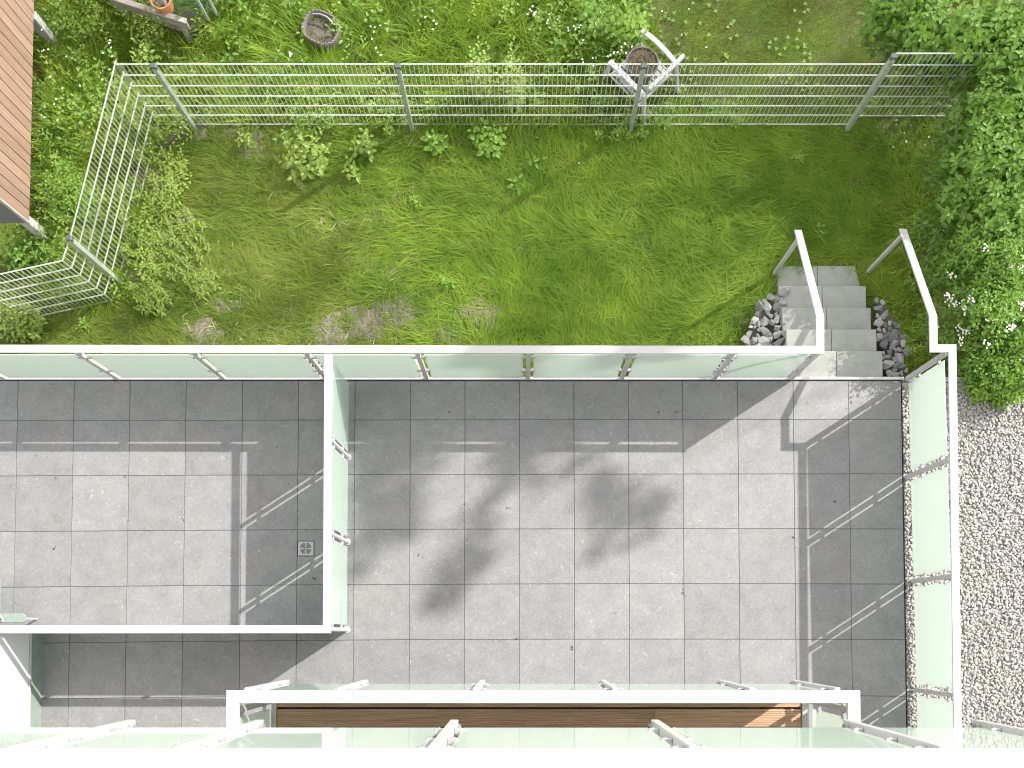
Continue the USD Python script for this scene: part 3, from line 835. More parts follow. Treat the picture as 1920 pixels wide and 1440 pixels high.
hut.part('corner_strip', box(XO(hy) - .03, XO(hy) + .006, hy - .012, hy + .016, ZH - .01, 2.3, .003), 'wood_grey')
for (yy, xx) in ((hy + .04, hx2 - .055), (hy + 2.4, hx2 - .03), (hy + 4.6, hx2)):
    hut.part('post', box(xx - .05, xx + .05, yy - .05, yy + .05, G - .15, ZH - .002, .006), 'concrete_edge')
hut.part('roof', hull(np.array([(XO(hy) + .25, hy - .25, 2.32), (XO(hy) + .25, hy + nb * bw + .2, 2.32), (XO(hy) - 3.2, hy - .25, 3.0), (XO(hy) - 3.2, hy + nb * bw + .2, 3.0), (XO(hy) + .25, hy - .25, 2.40), (XO(hy) + .25, hy + nb * bw + .2, 2.40), (XO(hy) - 3.2, hy - .25, 3.08), (XO(hy) - 3.2, hy + nb * bw + .2, 3.08)])), 'felt_grey')

# ------------------------------------------------------------------ things in the neighbour's garden
# old bench, terracotta pot, green wire netting
zb_ = G + .42
b0, b1 = at(200, -8, zb_), at(349, 40, zb_)
bench = Thing('raised_bed', (b0[0], b0[1], G), 'weathered grey plank edge of a raised bed beside the wire netting', 'raised bed')
dirb = (b1 - b0) / np.linalg.norm(b1 - b0); nb_ = np.array([-dirb[1], dirb[0], 0])
bench.part('cap_board', bar(b0, b1, .062, .024, .004), 'wood_grey')
bench.part('side_board', bar(b0 - [0, 0, .082], b1 - [0, 0, .082], .026, .135, .003), 'wood_grey')
for q in (.12, .9):
    bench.part('leg', bar(b0 + (b1 - b0) * q - [0, 0, .15], (b0 + (b1 - b0) * q) * [1, 1, 0] + [0, 0, G - .1], .05, .05, .003, up=(0, 1, 0)), 'wood_grey')
bench.part('soil', hull(np.array([q + nb_ * o - [0, 0, h] for q in (b0, b1 - dirb * .04) for o in (.02, .3) for h in (.30, .42)])), 'soil')
bench.part('upright', bar(at(318, 22, zb_), at(318, 22, zb_) + [0, .03, .45], .035, .03, .004), 'white_plastic')
pc = at(300, -4, G + .58)
pot = Thing('flower_pot', (pc[0], pc[1], zb_ - .06), 'orange terracotta flower pot standing behind the grey board edge', 'pot')
pot.part('wall', lathe([(.075, 0), (.11, .17), (.122, .17), (.122, .21), (.106, .21), (.095, .05), (.07, .03)], (pc[0], pc[1], zb_ - .06), 26), 'terracotta', smooth=35)
pot.part('soil', disc((pc[0], pc[1], zb_ + .114), .103, .03, 22), 'soil')
net = Thing('wire_netting', at(395, 20, G), 'dark green square wire netting on a thin post at the top edge', 'netting')
n0, n1 = at(312, 42, G), at(414, 42, G)
wires = []
for k in range(31):
    p = n0 + (n1 - n0) * k / 30
    wires.append(tube([(p[0], p[1], G), (p[0], p[1], G + .95)], .0022, 4))
for k in range(20):
    wires.append(tube([(n0[0], n0[1], G + .05 * k), (n1[0], n1[1], G + .05 * k)], .0022, 4))
net.part('wires', cat(wires), 'mesh_green')
net.part('post', tube([(n1[0], n1[1], G - .1), (n1[0], n1[1], G + 1.0)], .019, 10), 'galvanised', smooth=40)
s0, s1 = at(367, -6, G + .75), at(391, 38, G + .25)
net.part('strut', bar(s0, s1, .03, .02, .003), 'grey_coat')

# wicker planter
wc = at(602, 54, G + .2)
wk = Thing('wicker_planter', (wc[0], wc[1], G), 'dark round wicker planter half sunk in the meadow, with bare soil inside', 'planter')
prof = [(.19, 0), (.215, .2), (.222, .215), (.215, .23), (.198, .23), (.19, .21), (.17, .05)]
wv, wf = lathe(prof, (wc[0], wc[1], G + .0), 36, 1.0, .86, 2.9)
wk.part('wall', rotz((wv, wf), -.45, (wc[0], wc[1], 0)), 'wicker', smooth=40)
for k in range(30):
    a = k / 30 * math.tau
    kk = (abs(math.cos(a)) ** 2.9 + abs(math.sin(a)) ** 2.9) ** (-1 / 2.9)
    p = np.array([math.cos(a) * .208 * kk, math.sin(a) * .208 * .86 * kk])
    a2 = a + .25
    kk2 = (abs(math.cos(a2)) ** 2.9 + abs(math.sin(a2)) ** 2.9) ** (-1 / 2.9)
    p2 = np.array([math.cos(a2) * .212 * kk2, math.sin(a2) * .212 * .86 * kk2])
    c, s = math.cos(-.45), math.sin(-.45)
    rp = lambda q: (wc[0] + q[0] * c - q[1] * s, wc[1] + q[0] * s + q[1] * c)
    wk.part('rim_withe', tube([(*rp(p), G + .222), (*rp((p + p2) / 2), G + .240), (*rp(p2), G + .226)], .009, 5), 'wicker')
sv, sf = lathe([(.0, .1), (.19, .1), (.19, .16), (.09, .175), (.0, .17)], (wc[0], wc[1], G), 24, 1.0, .86, 2.9)
wk.part('soil', rotz((sv, sf), -.45, (wc[0], wc[1], 0)), 'soil')
h0_, h1_ = at(586, 26, G + .24), at(624, 42, G + .24)
wk.part('handle', tube([h0_, (h0_ * 2 + h1_) / 3 + [0.012, .02, .02], (h0_ + h1_ * 2) / 3 + [.012, .02, .02], h1_], .009, 8), 'steel', smooth=True)

# white plastic armchair with a planter on its seat, facing up-left
cc = at(1205, 132, G + .35)
def chair():
    t = Thing('armchair', (cc[0], cc[1], G), 'worn white plastic armchair beyond the fence, holding a pot of withered plants', 'chair')
    fwd = np.array([-.70, .71, 0]); fwd /= np.linalg.norm(fwd)
    rt = np.array([fwd[1], -fwd[0], 0])
    P = lambda a, b, z: cc * [1, 1, 0] + fwd * a + rt * b + [0, 0, G + (z - .15 if z > .1 else z)]
    W = .26
    # seat of slats
    for k in range(7):
        b = -.21 + k * .07
        t.part('seat_slat', bar(P(.24, b, .42), P(-.20, b, .40), .055, .014, .004), 'white_plastic')
    t.part('seat_frame', cat([bar(P(.25, -.25, .40), P(.25, .25, .40), .03, .04, .006), bar(P(-.22, -.25, .38), P(-.22, .25, .38), .03, .04, .006)]), 'white_plastic')
    for sg in (-1, 1):
        pts = [P(.30, sg * W, .63), P(.10, sg * (W + .01), .655), P(-.10, sg * (W + .01), .65), P(-.24, sg * W, .64)]
        segs = [bar(pts[i], pts[i + 1] + (pts[i + 1] - pts[i]) * .02, .058, .022, .008) for i in range(3)]
        t.part('armrest', cat(segs), 'white_plastic')
        t.part('leg', cat([bar(P(.34, sg * (W + .03), 0), P(.27, sg * W, .63), .045, .05, .008, up=fwd), bar(P(.30, sg * W, .40), P(-.24, sg * W, .38), .022, .03, .004)]), 'white_plastic')
        t.part('leg', bar(P(-.36, sg * (W + .02), 0), P(-.25, sg * W, .66), .045, .05, .008, up=fwd), 'white_plastic')
    for k in range(6):
        b = -.19 + k * .076
        t.part('back_slat', bar(P(-.21, b, .44), P(-.315, b * 1.05, .82), .05, .014, .004, up=fwd), 'white_plastic')
    t.part('top_rail', cat([bar(P(-.315, -W - .02, .835), P(-.33, 0, .865), .045, .06, .012), bar(P(-.33, 0, .865), P(-.315, W + .02, .835), .045, .06, .012)]), 'white_plastic')
    return P
PCH = chair()
pp0 = PCH(.02, -.01, .428)
pl_ = Thing('planter_pot', pp0, 'plum-grey round pot with withered yellow-green plants on the seat of the white armchair', 'pot')
pl_.part('wall', lathe([(.14, 0), (.175, .2), (.188, .2), (.188, .225), (.172, .225), (.155, .05)], pp0, 28), 'pot_plum', smooth=35)
pl_.part('soil', disc(pp0 + [0, 0, .20], .168, .04, 24), 'soil')
rg = np.random.default_rng(5)
n = 190
rr = .15 * np.sqrt(rg.uniform(0, 1, n)); aa = rg.uniform(0, math.tau, n)
pos = np.column_stack([pp0[0] + rr * np.cos(aa) - .0, pp0[1] + rr * np.sin(aa) - .02, pp0[2] + .20 + rg.uniform(0, .16, n)])
ax = unit(rg, n); ax[:, 2] = np.abs(ax[:, 2]) * .6
pl_.part('withered_plant', leaves(pos, ax, np.tile([0, 0, 1.0], (n, 1)) + .4 * unit(rg, n), rg.uniform(.02, .05, n), .45), 'leaf_brown', kind='stuff')
# ------------------------------------------------------------------ grass
def smooth(e0, e1, x):
    t = np.clip((np.asarray(x, float) - e0) / (e1 - e0), 0, 1)
    return t * t * (3 - 2 * t)

def n2(P, scale, seed, oct=3):
    return fbm(np.column_stack([P[:, 0] * scale, P[:, 1] * scale, np.zeros(len(P))]), oct, seed)

wfx = lambda y: np.where(y > wt[1], ctop[0] + (wt[0] - ctop[0]) * (YF - y) / (YF - wt[1]), np.where(y > kink[1], wt[0], -9))
bare = [(285, 345, 40), (345, 408, 22), (300, 262, 45), (475, 285, 30), (245, 515, 34), (345, 500, 25), (700, 600, 55), (765, 590, 45), (842, 630, 28), (620, 632, 45), (385, 632, 45), (420, 575, 25), (365, 245, 32), (1380, 590, 12), (460, 250, 30), (900, 590, 40)]
gr = np.random.default_rng(11)
def grass_field(n_tuft, per, region, length, width, spread=.07, dens=None, flow=None, flow_amt=1.0, lean=(.35, 1.0), seed=0):
    rng = np.random.default_rng(seed)
    x0, x1, y0, y1 = region
    T = np.column_stack([rng.uniform(x0, x1, n_tuft), rng.uniform(y0, y1, n_tuft)])
    if dens is not None:
        T = T[rng.uniform(0, 1, len(T)) < dens(T)]
    n = len(T)
    hd = flow(T) if flow is not None else math.tau * 2.2 * n2(T, .9, seed + 5)
    tl = rng.uniform(.6, 1.3, n); hd = hd + rng.normal(0, .45, n)
    idx = np.repeat(np.arange(n), per)
    m = len(idx)
    r = spread * np.sqrt(rng.uniform(0, 1, m)); a = rng.uniform(0, math.tau, m)
    p = np.column_stack([T[idx, 0] + r * np.cos(a), T[idx, 1] + r * np.sin(a), np.full(m, G - .02)])
    ang = np.where(rng.uniform(0, 1, m) < flow_amt, hd[idx] + rng.normal(0, .55, m), a + rng.normal(0, .5, m))
    L = rng.uniform(length[0], length[1], m) * tl[idx]
    return blades(p, ang, L, rng.uniform(width[0], width[1], m), rng.uniform(lean[0], lean[1], m), 1.0), p

def keep(bl, p, ok):
    v, f = bl
    m = len(p)
    vv = v.reshape(m, -1, 3); k = vv.shape[1]
    ff = f.reshape(m, -1, 3) - (np.arange(m) * k)[:, None, None]
    vv, ff = vv[ok], ff[ok]
    ff = ff + (np.arange(len(vv)) * k)[:, None, None]
    return vv.reshape(-1, 3), ff.reshape(-1, 3)

def not_steps(P):
    px = proj(np.column_stack([P, np.full(len(P), G)]))
    return ~((px[:, 0] > 1452) & (px[:, 0] < 1640) & (px[:, 1] > 492)) & ~((px[:, 0] > 1425) & (px[:, 0] < 1680) & (px[:, 1] > 585))
def lawn_density(P):
    px = proj(np.column_stack([P, np.full(len(P), G)]))
    d = np.ones(len(P))
    for (bx, by, br) in bare:
        q = np.hypot(px[:, 0] - bx, (px[:, 1] - by) * 1.25) / br
        d *= .34 + .66 * smooth(.5, 1.2, q + .5 * (n2(P, 6, 40) - .5))
    d *= np.where(P[:, 0] > wfx(P[:, 1]) - .02, 1, 0) * not_steps(P)
    d *= 1 - .55 * smooth(1600, 1760, px[:, 0])
    d *= .55 + .45 * smooth(.35, .55, n2(P, 2.2, 44))
    return d
def dryness(P):
    px = proj(np.column_stack([P, np.full(len(P), G)]))
    return np.clip(1 - smooth(520, 1080, px[:, 0] + 420 * (n2(P, 1.1, 50) - .5)), 0, 1)
for (bx, by, br) in bare:
    rb = np.random.default_rng(int(bx * 7 + by))
    a_ = np.arange(26) / 26 * math.tau
    ph = rb.uniform(0, 6, 4)
    rad = br * (1.0 + .22 * np.sin(2 * a_ + ph[0]) + .16 * np.sin(3 * a_ + ph[1]) + .12 * np.sin(5 * a_ + ph[2]) + .07 * np.sin(9 * a_ + ph[3]))
    rings = [[at(bx, by, G + .026)]]
    vs = []
    for q, hz in ((.35, .024), (.7, .020), (1.0, .004), (1.12, -.05)):
        vs += [at(bx + r_ * q * math.cos(t_), by + .8 * r_ * q * math.sin(t_), G + hz + rb.normal(0, .006)) for r_, t_ in zip(rad, a_)]
    v = np.vstack([rings[0], vs]); fz = [(0, 1 + (k + 1) % 26, 1 + k) for k in range(26)]
    for q in range(3):
        fz += [t for k in range(26) for t in ((1 + q * 26 + k, 1 + q * 26 + (k + 1) % 26, 1 + (q + 1) * 26 + (k + 1) % 26), (1 + q * 26 + k, 1 + (q + 1) * 26 + (k + 1) % 26, 1 + (q + 1) * 26 + k))]
    solo('bare_earth', (v, np.array(fz)[:, ::-1]), 'bare_soil', kind='structure', smooth=True)
flow = lambda P: 2.3 + 2.6 * (n2(P, .55, 61) - .5) * 2 + 1.4 * (n2(P, 2.6, 62) - .5) * 2
LAWN = (-6.4, 6.2, NEDGE + .12, YF + .15)
for dry in (False, True):
    dn = lambda P, dry=dry: lawn_density(P) * (dryness(P) if dry else 1 - dryness(P))
    bl, p = grass_field(8600, 34, LAWN, (.15, .36) if not dry else (.12, .30), (.007, .0135), .08, dn, flow, .8, (.8, 1.35), 31 + dry)
    solo('lawn_grass', keep(bl, p, not_steps(p[:, :2])), 'grass_dry' if dry else 'grass_lush',
         'yellow-green sunlit grass with dry patches in the left half of the lawn' if dry else 'deep green long grass in the right half of the lawn', 'grass', kind='stuff')
# short turf showing between the long blades
bl, p = grass_field(7000, 26, LAWN, (.05, .12), (.007, .012), .09, lambda P: lawn_density(P) * (.45 + .6 * n2(P, 3, 70)), None, .2, (.5, 1.2), 33)
solo('lawn_turf', keep(bl, p, not_steps(p[:, :2])), 'grass_turf', 'short mossy turf between the long blades of the lawn', 'grass', kind='stuff')
# dead straw on the bare patches
def straw(P):
    px = proj(np.column_stack([P, np.full(len(P), G)])); d = np.zeros(len(P))
    for (bx, by, br) in bare:
        d = np.maximum(d, .75 - .75 * smooth(.3, 1.4, np.hypot(px[:, 0] - bx, px[:, 1] - by) / br))
    d = np.maximum(d,   .85 * dryness(P) * smooth(.42, .6, n2(P, 1.7, 52)))
    return d * (P[:, 0] > wfx(P[:, 1])) * not_steps(P)
bl, p = grass_field(11000, 10, LAWN, (.05, .2), (.005, .009), .08, straw, None, .2, (.8, 1.4), 34)
solo('dead_grass', bl, 'straw', 'dry dead straw on the bare patches of the lawn', 'dead grass', kind='stuff')
# the neighbour's mown mossy lawn, top right
MOWN = (1.35, 6.2, YF + .1, 8.2)
bl, p = grass_field(10500, 30, MOWN, (.03, .07), (.006, .010), .06, lambda P: .9 * smooth(1.3, 1.9, P[:, 0] + .4 * (n2(P, 3, 72) - .5)), None, .1, (.1, 1.0), 35)
solo('mown_lawn', bl, 'moss_lawn', 'short brownish mossy mown lawn beyond the fence at the top right', 'grass', kind='stuff')
# tall meadow grass beyond the fence and round the hut
def meadow(P):
    d = np.where(P[:, 1] > YF + .05, 1 - smooth(1.0, 1.6, P[:, 0] + .4 * (n2(P, 3, 72) - .5)), (P[:, 0] < wfx(P[:, 1]) - .03) * 1.0)
    return d * (P[:, 0] > XO(P[:, 1]) - .1) * (.35 + .65 * smooth(.4, .6, n2(P, 1.5, 75)))
bl, p = grass_field(5200, 34, (-6.6, 2.0, 3.0, 8.2), (.18, .42), (.007, .014), .07, meadow, None, .6, (.15, .8), 36)
solo('meadow_grass', bl, 'grass_lush', 'tall unmown meadow grass beyond the fence', 'grass', kind='stuff')

# ------------------------------------------------------------------ leafy plants
def shoots(bases, dirs, L, nodes, size, rng, tip=.45, droop=.25, ratio=.5, pairs=2, taper=True):
    """Leaves in alternating pairs along straight shoots; returns pos, axis, up, size."""
    n = len(bases)
    L = np.broadcast_to(L, (n,)).astype(float)
    dirs = dirs / np.linalg.norm(dirs, axis=1, keepdims=True)
    ref = np.tile([1.0, 0, 0], (n, 1)) + .3 * unit(rng, n)
    s1 = np.cross(dirs, ref); s1 /= np.linalg.norm(s1, axis=1, keepdims=True)
    s2 = np.cross(dirs, s1)
    out = []
    ph0 = rng.uniform(0, math.tau, n)
    for k in range(nodes):
        t = (k + .6) / nodes
        for q in range(pairs):
            ph = ph0 + k * (math.pi / 2 if pairs == 2 else 2.4) + q * math.tau / pairs + rng.normal(0, .25, n)
            side = np.cos(ph)[:, None] * s1 + np.sin(ph)[:, None] * s2
            el = (.10 + .50 * t ** 2 if taper else .2) + rng.normal(0, .18, n) - droop * (1 - t)
            ax = side * np.cos(el)[:, None] + dirs * np.sin(el)[:, None]
            up = dirs * np.cos(el)[:, None] - side * np.sin(el)[:, None] + .25 * unit(rng, n)
            sz = size * (1 - (1 - tip) * t ** 1.5) * rng.uniform(.75, 1.15, n)
            pos = bases + dirs * (L * t)[:, None] + side * .008
            out.append((pos, ax, up, sz))
    return [np.concatenate(z) for z in zip(*out)]

def leaf_parts(t, arrs, mat, ratio, n_parts, name='foliage'):
    """The leaves that show largest as parts, the rest as one."""
    pos, ax, up, sz = arrs
    v, f = leaves(pos, ax, up, sz, ratio)
    n = len(pos)
    if n_parts:
        pv = proj(pos)
        inside = (pv[:, 0] > 0) & (pv[:, 0] < 1920) & (pv[:, 1] > 0) & (pv[:, 1] < 1440)
        nz = np.abs((up / np.linalg.norm(up, axis=1, keepdims=True))[:, 2])
        score = np.where(inside, sz * nz + .12 * (pos[:, 2] - pos[:, 2].min()), -1)
        pick = np.argsort(-score)[:min(n_parts, int(inside.sum()))]
    else:
        pick = np.array([], int)
    vv = v.reshape(n, -1, 3)
    for i in pick:
        t.part('leaf', (vv[i], LF), mat)
    rest = np.setdiff1d(np.arange(n), pick)
    if len(rest):
        w = vv[rest]
        ff = LF[None] + (np.arange(len(rest)) * w.shape[1])[:, None, None]
        t.part(name, (w.reshape(-1, 3), ff.reshape(-1, 3)), mat, kind='stuff')

def flower_heads(t, spots, rng, n=11, r=.045, size=.0095):
    for c in spots:
        k = max(4, int(n * rng.uniform(.7, 1.3)))
        cen = np.asarray(c) + np.column_stack([rng.normal(0, r * .55, k), rng.normal(0, r * .55, k), rng.normal(0, .012, k)])
        pos = np.repeat(cen, 5, 0)
        a = np.tile(np.arange(5) / 5 * math.tau, k) + np.repeat(rng.uniform(0, 6, k), 5)
        ax = np.column_stack([np.cos(a), np.sin(a), np.full(len(a), .35)])
        t.part('flower_cluster', leaves(pos, ax, np.tile([0, 0, 1.0], (len(a), 1)), size * 1.25, .95), 'petal_white')

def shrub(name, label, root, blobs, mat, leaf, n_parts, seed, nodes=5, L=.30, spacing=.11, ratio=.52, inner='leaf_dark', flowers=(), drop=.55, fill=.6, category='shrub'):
    rng = np.random.default_rng(seed)
    rt = np.asarray(root, float)
    t = Thing(name, (rt[0], rt[1], G), label, category)
    bs, ds, fillp = [], [], []
    stems = []
    for (px, py, rpx, zt) in blobs:
        c = at(px, py, zt)
        r = rpx / FPX * (CAM_Z - zt)
        n = max(5, int(math.pi * r * r / spacing ** 2 * 1.15))
        rr = r * np.sqrt((np.arange(n) + .5) / n); aa = np.arange(n) * 2.39996 + rng.uniform(0, 6)
        x, y = c[0] + rr * np.cos(aa) + rng.normal(0, spacing * .25, n), c[1] + rr * np.sin(aa) + rng.normal(0, spacing * .25, n)
        rel = np.clip(rr / r, 0, 1)
        z = zt - drop * rel ** 2.2 * r - rng.uniform(0, .16, n) ** 1.0
        d = np.column_stack([np.cos(aa) * rel * .75, np.sin(aa) * rel * .75, np.full(n, 1.0)]) + .25 * rng.normal(size=(n, 3))
        d /= np.linalg.norm(d, axis=1, keepdims=True)
        tip = np.column_stack([x, y, z])
        bs.append(tip - d * L); ds.append(d)
        m = int(n * fill * 7)
        fr = r * .95 * np.sqrt(rng.uniform(0, 1, m)); fa = rng.uniform(0, math.tau, m)
        fz = zt - L - rng.uniform(0, .55, m) - drop * (fr / r) ** 2 * r
        fillp.append(np.column_stack([c[0] + fr * np.cos(fa), c[1] + fr * np.sin(fa), np.maximum(fz, G + .05)]))
        for k in range(max(3, n // 7)):
            q = bs[-1][rng.integers(n)]
            midp = rt * .45 + q * .55 + [0, 0, .1] + rng.normal(0, .05, 3)
            stems.append(tube([(rt[0] + rng.normal(0, .06), rt[1] + rng.normal(0, .06), G - .05), midp, q, q + ds[-1][0] * .12], [.013, .009, .006, .003], 5))
    bs, ds = np.vstack(bs), np.vstack(ds)
    leaf_parts(t, shoots(bs, ds, L, nodes, leaf, rng), mat, ratio, n_parts)
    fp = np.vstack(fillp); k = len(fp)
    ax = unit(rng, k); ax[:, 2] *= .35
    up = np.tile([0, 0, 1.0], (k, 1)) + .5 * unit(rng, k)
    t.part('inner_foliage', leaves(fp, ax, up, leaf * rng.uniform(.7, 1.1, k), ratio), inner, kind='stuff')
    t.part('stems', cat(stems), 'twig')
    if len(flowers):
        flower_heads(t, [at(px, py, z) for (px, py, z) in flowers], rng)
    return t

def weed(name, label, px, py, rpx, h, leaf, mat, seed, n_stems=7, nodes=6, ratio=.5, n_parts=0, category='weed', basek=.55, pairs=2, group=None, base_z=None, stem='stem_green', tip=.5):
    rng = np.random.default_rng(seed)
    z0 = G if base_z is None else base_z
    r = rpx / 165.0
    c = at(px, py, z0 + h * .8)
    t = Thing(name, (c[0], c[1], z0), label, category, group)
    a = np.arange(n_stems) * 2.39996 + rng.uniform(0, 6); rr = r * np.sqrt((np.arange(n_stems) + .3) / n_stems)
    base = np.column_stack([c[0] + basek * rr * np.cos(a), c[1] + basek * rr * np.sin(a), np.full(n_stems, z0)])
    top = np.column_stack([c[0] + rr * np.cos(a), c[1] + rr * np.sin(a), z0 + h * rng.uniform(.7, 1.1, n_stems) * (1 - .3 * (rr / r) ** 2)])
    d = top - base
    arr = shoots(base, d, np.linalg.norm(d, axis=1), nodes, leaf, rng, tip=tip, pairs=pairs)
    leaf_parts(t, arr, mat, ratio, n_parts)
    t.part('stems', cat([tube([b, (b + q) / 2 + [0, 0, .02], q], [.005, .004, .002], 5) for b, q in zip(base, top)]), stem)
    return t

# shrubs along the right edge
r1 = at(1840, 40, G)
shrub('dogwood_shrub', 'dense green broad-leaved shrub beyond the fence in the top right corner', r1,
      [(1690, -10, 52, .55), (1775, 25, 62, .8), (1860, 20, 75, 1.0), (1930, 70, 70, 1.0), (1960, 0, 80, 1.05), (2000, 110, 80, 1.1), (1750, -40, 70, .7), (1800, 75, 40, .55), (1715, 60, 22, .2)], 'leaf_mid', .125, 260, 101, 5, .30, .12, .56)
r2 = at(1880, 300, G)
shrub('leafy_shrub', 'big bright green leafy shrub hiding the right end of the mesh fence', r2,
      [(1905, 170, 72, 1.0), (1835, 205, 42, .55), (1900, 270, 85, 1.1), (1812, 285, 38, .45), (1845, 350, 60, .8), (1930, 380, 80, 1.1), (1865, 120, 28, .6), (1990, 240, 90, 1.15), (2000, 380, 80, 1.1)], 'leaf_mid', .105, 280, 102, 6, .28, .105, .54)
r3 = at(1870, 470, G)
shrub('pointed_leaf_shrub', 'low shrub with pale pointed shoot tips reaching toward the right handrail', r3,
      [(1755, 405, 28, .10), (1800, 420, 38, .30), (1860, 445, 55, .9), (1770, 482, 30, .05), (1820, 490, 40, .60), (1930, 470, 60, 1.15)], 'leaf_mid', .085, 280, 103, 7, .24, .085, .42)
r4 = at(1880, 590, G)
fl = [(1778, 555, 0.60), (1786, 566, 0.60), (1806, 575, 0.67), (1812, 582, 0.67), (1799, 615, 0.45), (1808, 622, 0.45), (1802, 637, 0.45), (1890, 617, 0.65), (1899, 613, 0.65), (1858, 604, 0.55), (1850, 643, 0.55), (1918, 572, 0.95), (1895, 498, 0.95), (1786, 516, 0.55), (1848, 466, 0.85), (1912, 506, 0.95), (1824, 562, 0.75)]
shrub('rose_shrub', 'green shrub dotted with clusters of small white flowers right of the handrail corner', r4,
      [(1835, 545, 45, .65), (1890, 540, 62, 1.0), (1825, 610, 42, .35), (1885, 620, 62, .6), (1945, 580, 60, .8), (1870, 680, 48, .4), (1940, 680, 60, .6)], 'leaf_mid', .072, 280, 104, 6, .24, .08, .55, flowers=fl)
r5 = at(1868, 690, -.3)
shrub('trailing_shrub', 'bright green sprays hanging over the north end of the gravel', (r5[0], r5[1] + .12, G),
      [(1868, 715, 34, .32), (1895, 742, 22, .22), (1845, 735, 18, .18), (1925, 720, 30, .3)], 'leaf_lime', .075, 160, 105, 6, .22, .08, .55, fill=.35)

# weeds growing in the lawn
weed('nettle_clump', 'large bright lime-green weed clump in the lawn below the fence', 565, 283, 50, .42, .125, 'leaf_pale', 201, 17, 5, .6, 90, 'weed')
weed('nettle_clump', 'small lime weed clump touching the fence foot left of the second post', 680, 262, 26, .34, .11, 'leaf_pale', 202, 7, 4, .6, 40, 'weed')
weed('nettle_clump', 'narrow pale weed just below left of the second fence post', 655, 312, 18, .30, .095, 'leaf_pale', 203, 5, 4, .6, 25, 'weed')
weed('nettle_clump', 'round-leaved weed tuft just right of the second fence post foot', 815, 258, 22, .28, .12, 'leaf_lime', 204, 7, 3, .65, 30, 'weed')
weed('nettle_clump', 'wide round-leaved weed at the fence foot under the climbing weeds', 915, 252, 36, .30, .11, 'leaf_lime', 205, 14, 4, .65, 50, 'weed')
weed('nettle_clump', 'little pale weed by the first fence post', 455, 257, 16, .24, .085, 'leaf_pale', 206, 5, 4, .55, 15, 'weed')
weed('sapling_clump', 'feathery pale-leaved sapling clump beside the left fence panel', 300, 440, 84, .42, .055, 'leaf_pale', 207, 50, 6, .36, 120, 'shrub', pairs=3, basek=.9)
weed('sapling_clump', 'smaller feathery pale sapling below the large one', 372, 520, 32, .38, .055, 'leaf_pale', 208, 13, 6, .36, 40, 'shrub', pairs=3, basek=.85)
weed('sapling_clump', 'ragged pale sapling near the lower left fence corner', 275, 552, 34, .38, .068, 'leaf_pale', 209, 16, 5, .4, 40, 'shrub', pairs=3, basek=.8)
weed('dock_plant', 'dark broad-leaved dock in the middle of the lawn, upper of two', 1005, 300, 16, .12, .15, 'leaf_mid', 210, 3, 2, .42, 10, 'weed')
weed('dock_plant', 'dark broad-leaved dock in the middle of the lawn, lower of two', 968, 345, 14, .12, .13, 'leaf_mid', 211, 3, 2, .5, 10, 'weed')
weed('seedling', 'light green weed seedling left of the lawn centre', 778, 372, 12, .20, .075, 'leaf_lime', 212, 3, 4, .45, 10, 'weed')
weed('seedling', 'light green weed seedling near the terrace railing in the lawn', 838, 525, 14, .20, .08, 'leaf_lime', 213, 3, 4, .45, 10, 'weed')
weed('seedling', 'small weed between fence and steps in the right lawn', 1498, 292, 12, .16, .06, 'leaf_lime', 214, 4, 4, .5, 10, 'weed')
weed('seedling', 'pointed rosette weed just above the left handrail end', 1538, 434, 12, .14, .11, 'leaf_mid', 215, 2, 3, .3, 8, 'weed')
weed('seedling', 'pale starry weed in the lower left corner of the lawn', 152, 605, 12, .22, .08, 'leaf_lime', 216, 3, 4, .35, 10, 'weed')
# weeds that climb in the fence
weed('climbing_weed', 'pale climbing weed poking through the mesh, left of a pair', 898, 105, 26, 1.1, .085, 'leaf_pale', 220, 9, 11, .55, 50, 'weed')
weed('climbing_weed', 'pale climbing weed poking through the mesh, right of a pair', 958, 118, 30, 1.15, .085, 'leaf_pale', 221, 11, 11, .5, 60, 'weed')
# bushes outside the fence on the left
weed('lime_bush', 'dense lime-green bush between the hut and the left fence panel', 112, 352, 58, .62, .062, 'leaf_lime', 222, 60, 8, .6, 150, 'shrub', pairs=3)
weed('pale_bush', 'pale leafy bush growing through the fence at the left edge', 20, 590, 48, .55, .075, 'leaf_pale', 223, 26, 7, .55, 90, 'shrub')
weed('dark_bush', 'dark green leafy bush below the hut corner at the left edge', 28, 462, 48, .5, .10, 'leaf_mid', 224, 18, 5, .55, 60, 'shrub')
weed('ash_sapling', 'young ash sapling with long leaflets by the hut post', 88, 470, 26, .8, .075, 'leaf_lime', 225, 4, 9, .32, 40, 'sapling')
weed('burdock', 'bright broad-leaved tall weed between meadow and mown lawn, above the armchair', 1188, 28, 40, .75, .12, 'leaf_lime', 226, 14, 6, .6, 70, 'weed')
weed('burdock', 'dull green broad-leaved weed left of the bright one above the armchair', 1115, 15, 38, .6, .13, 'leaf_mid', 227, 12, 5, .6, 50, 'weed')

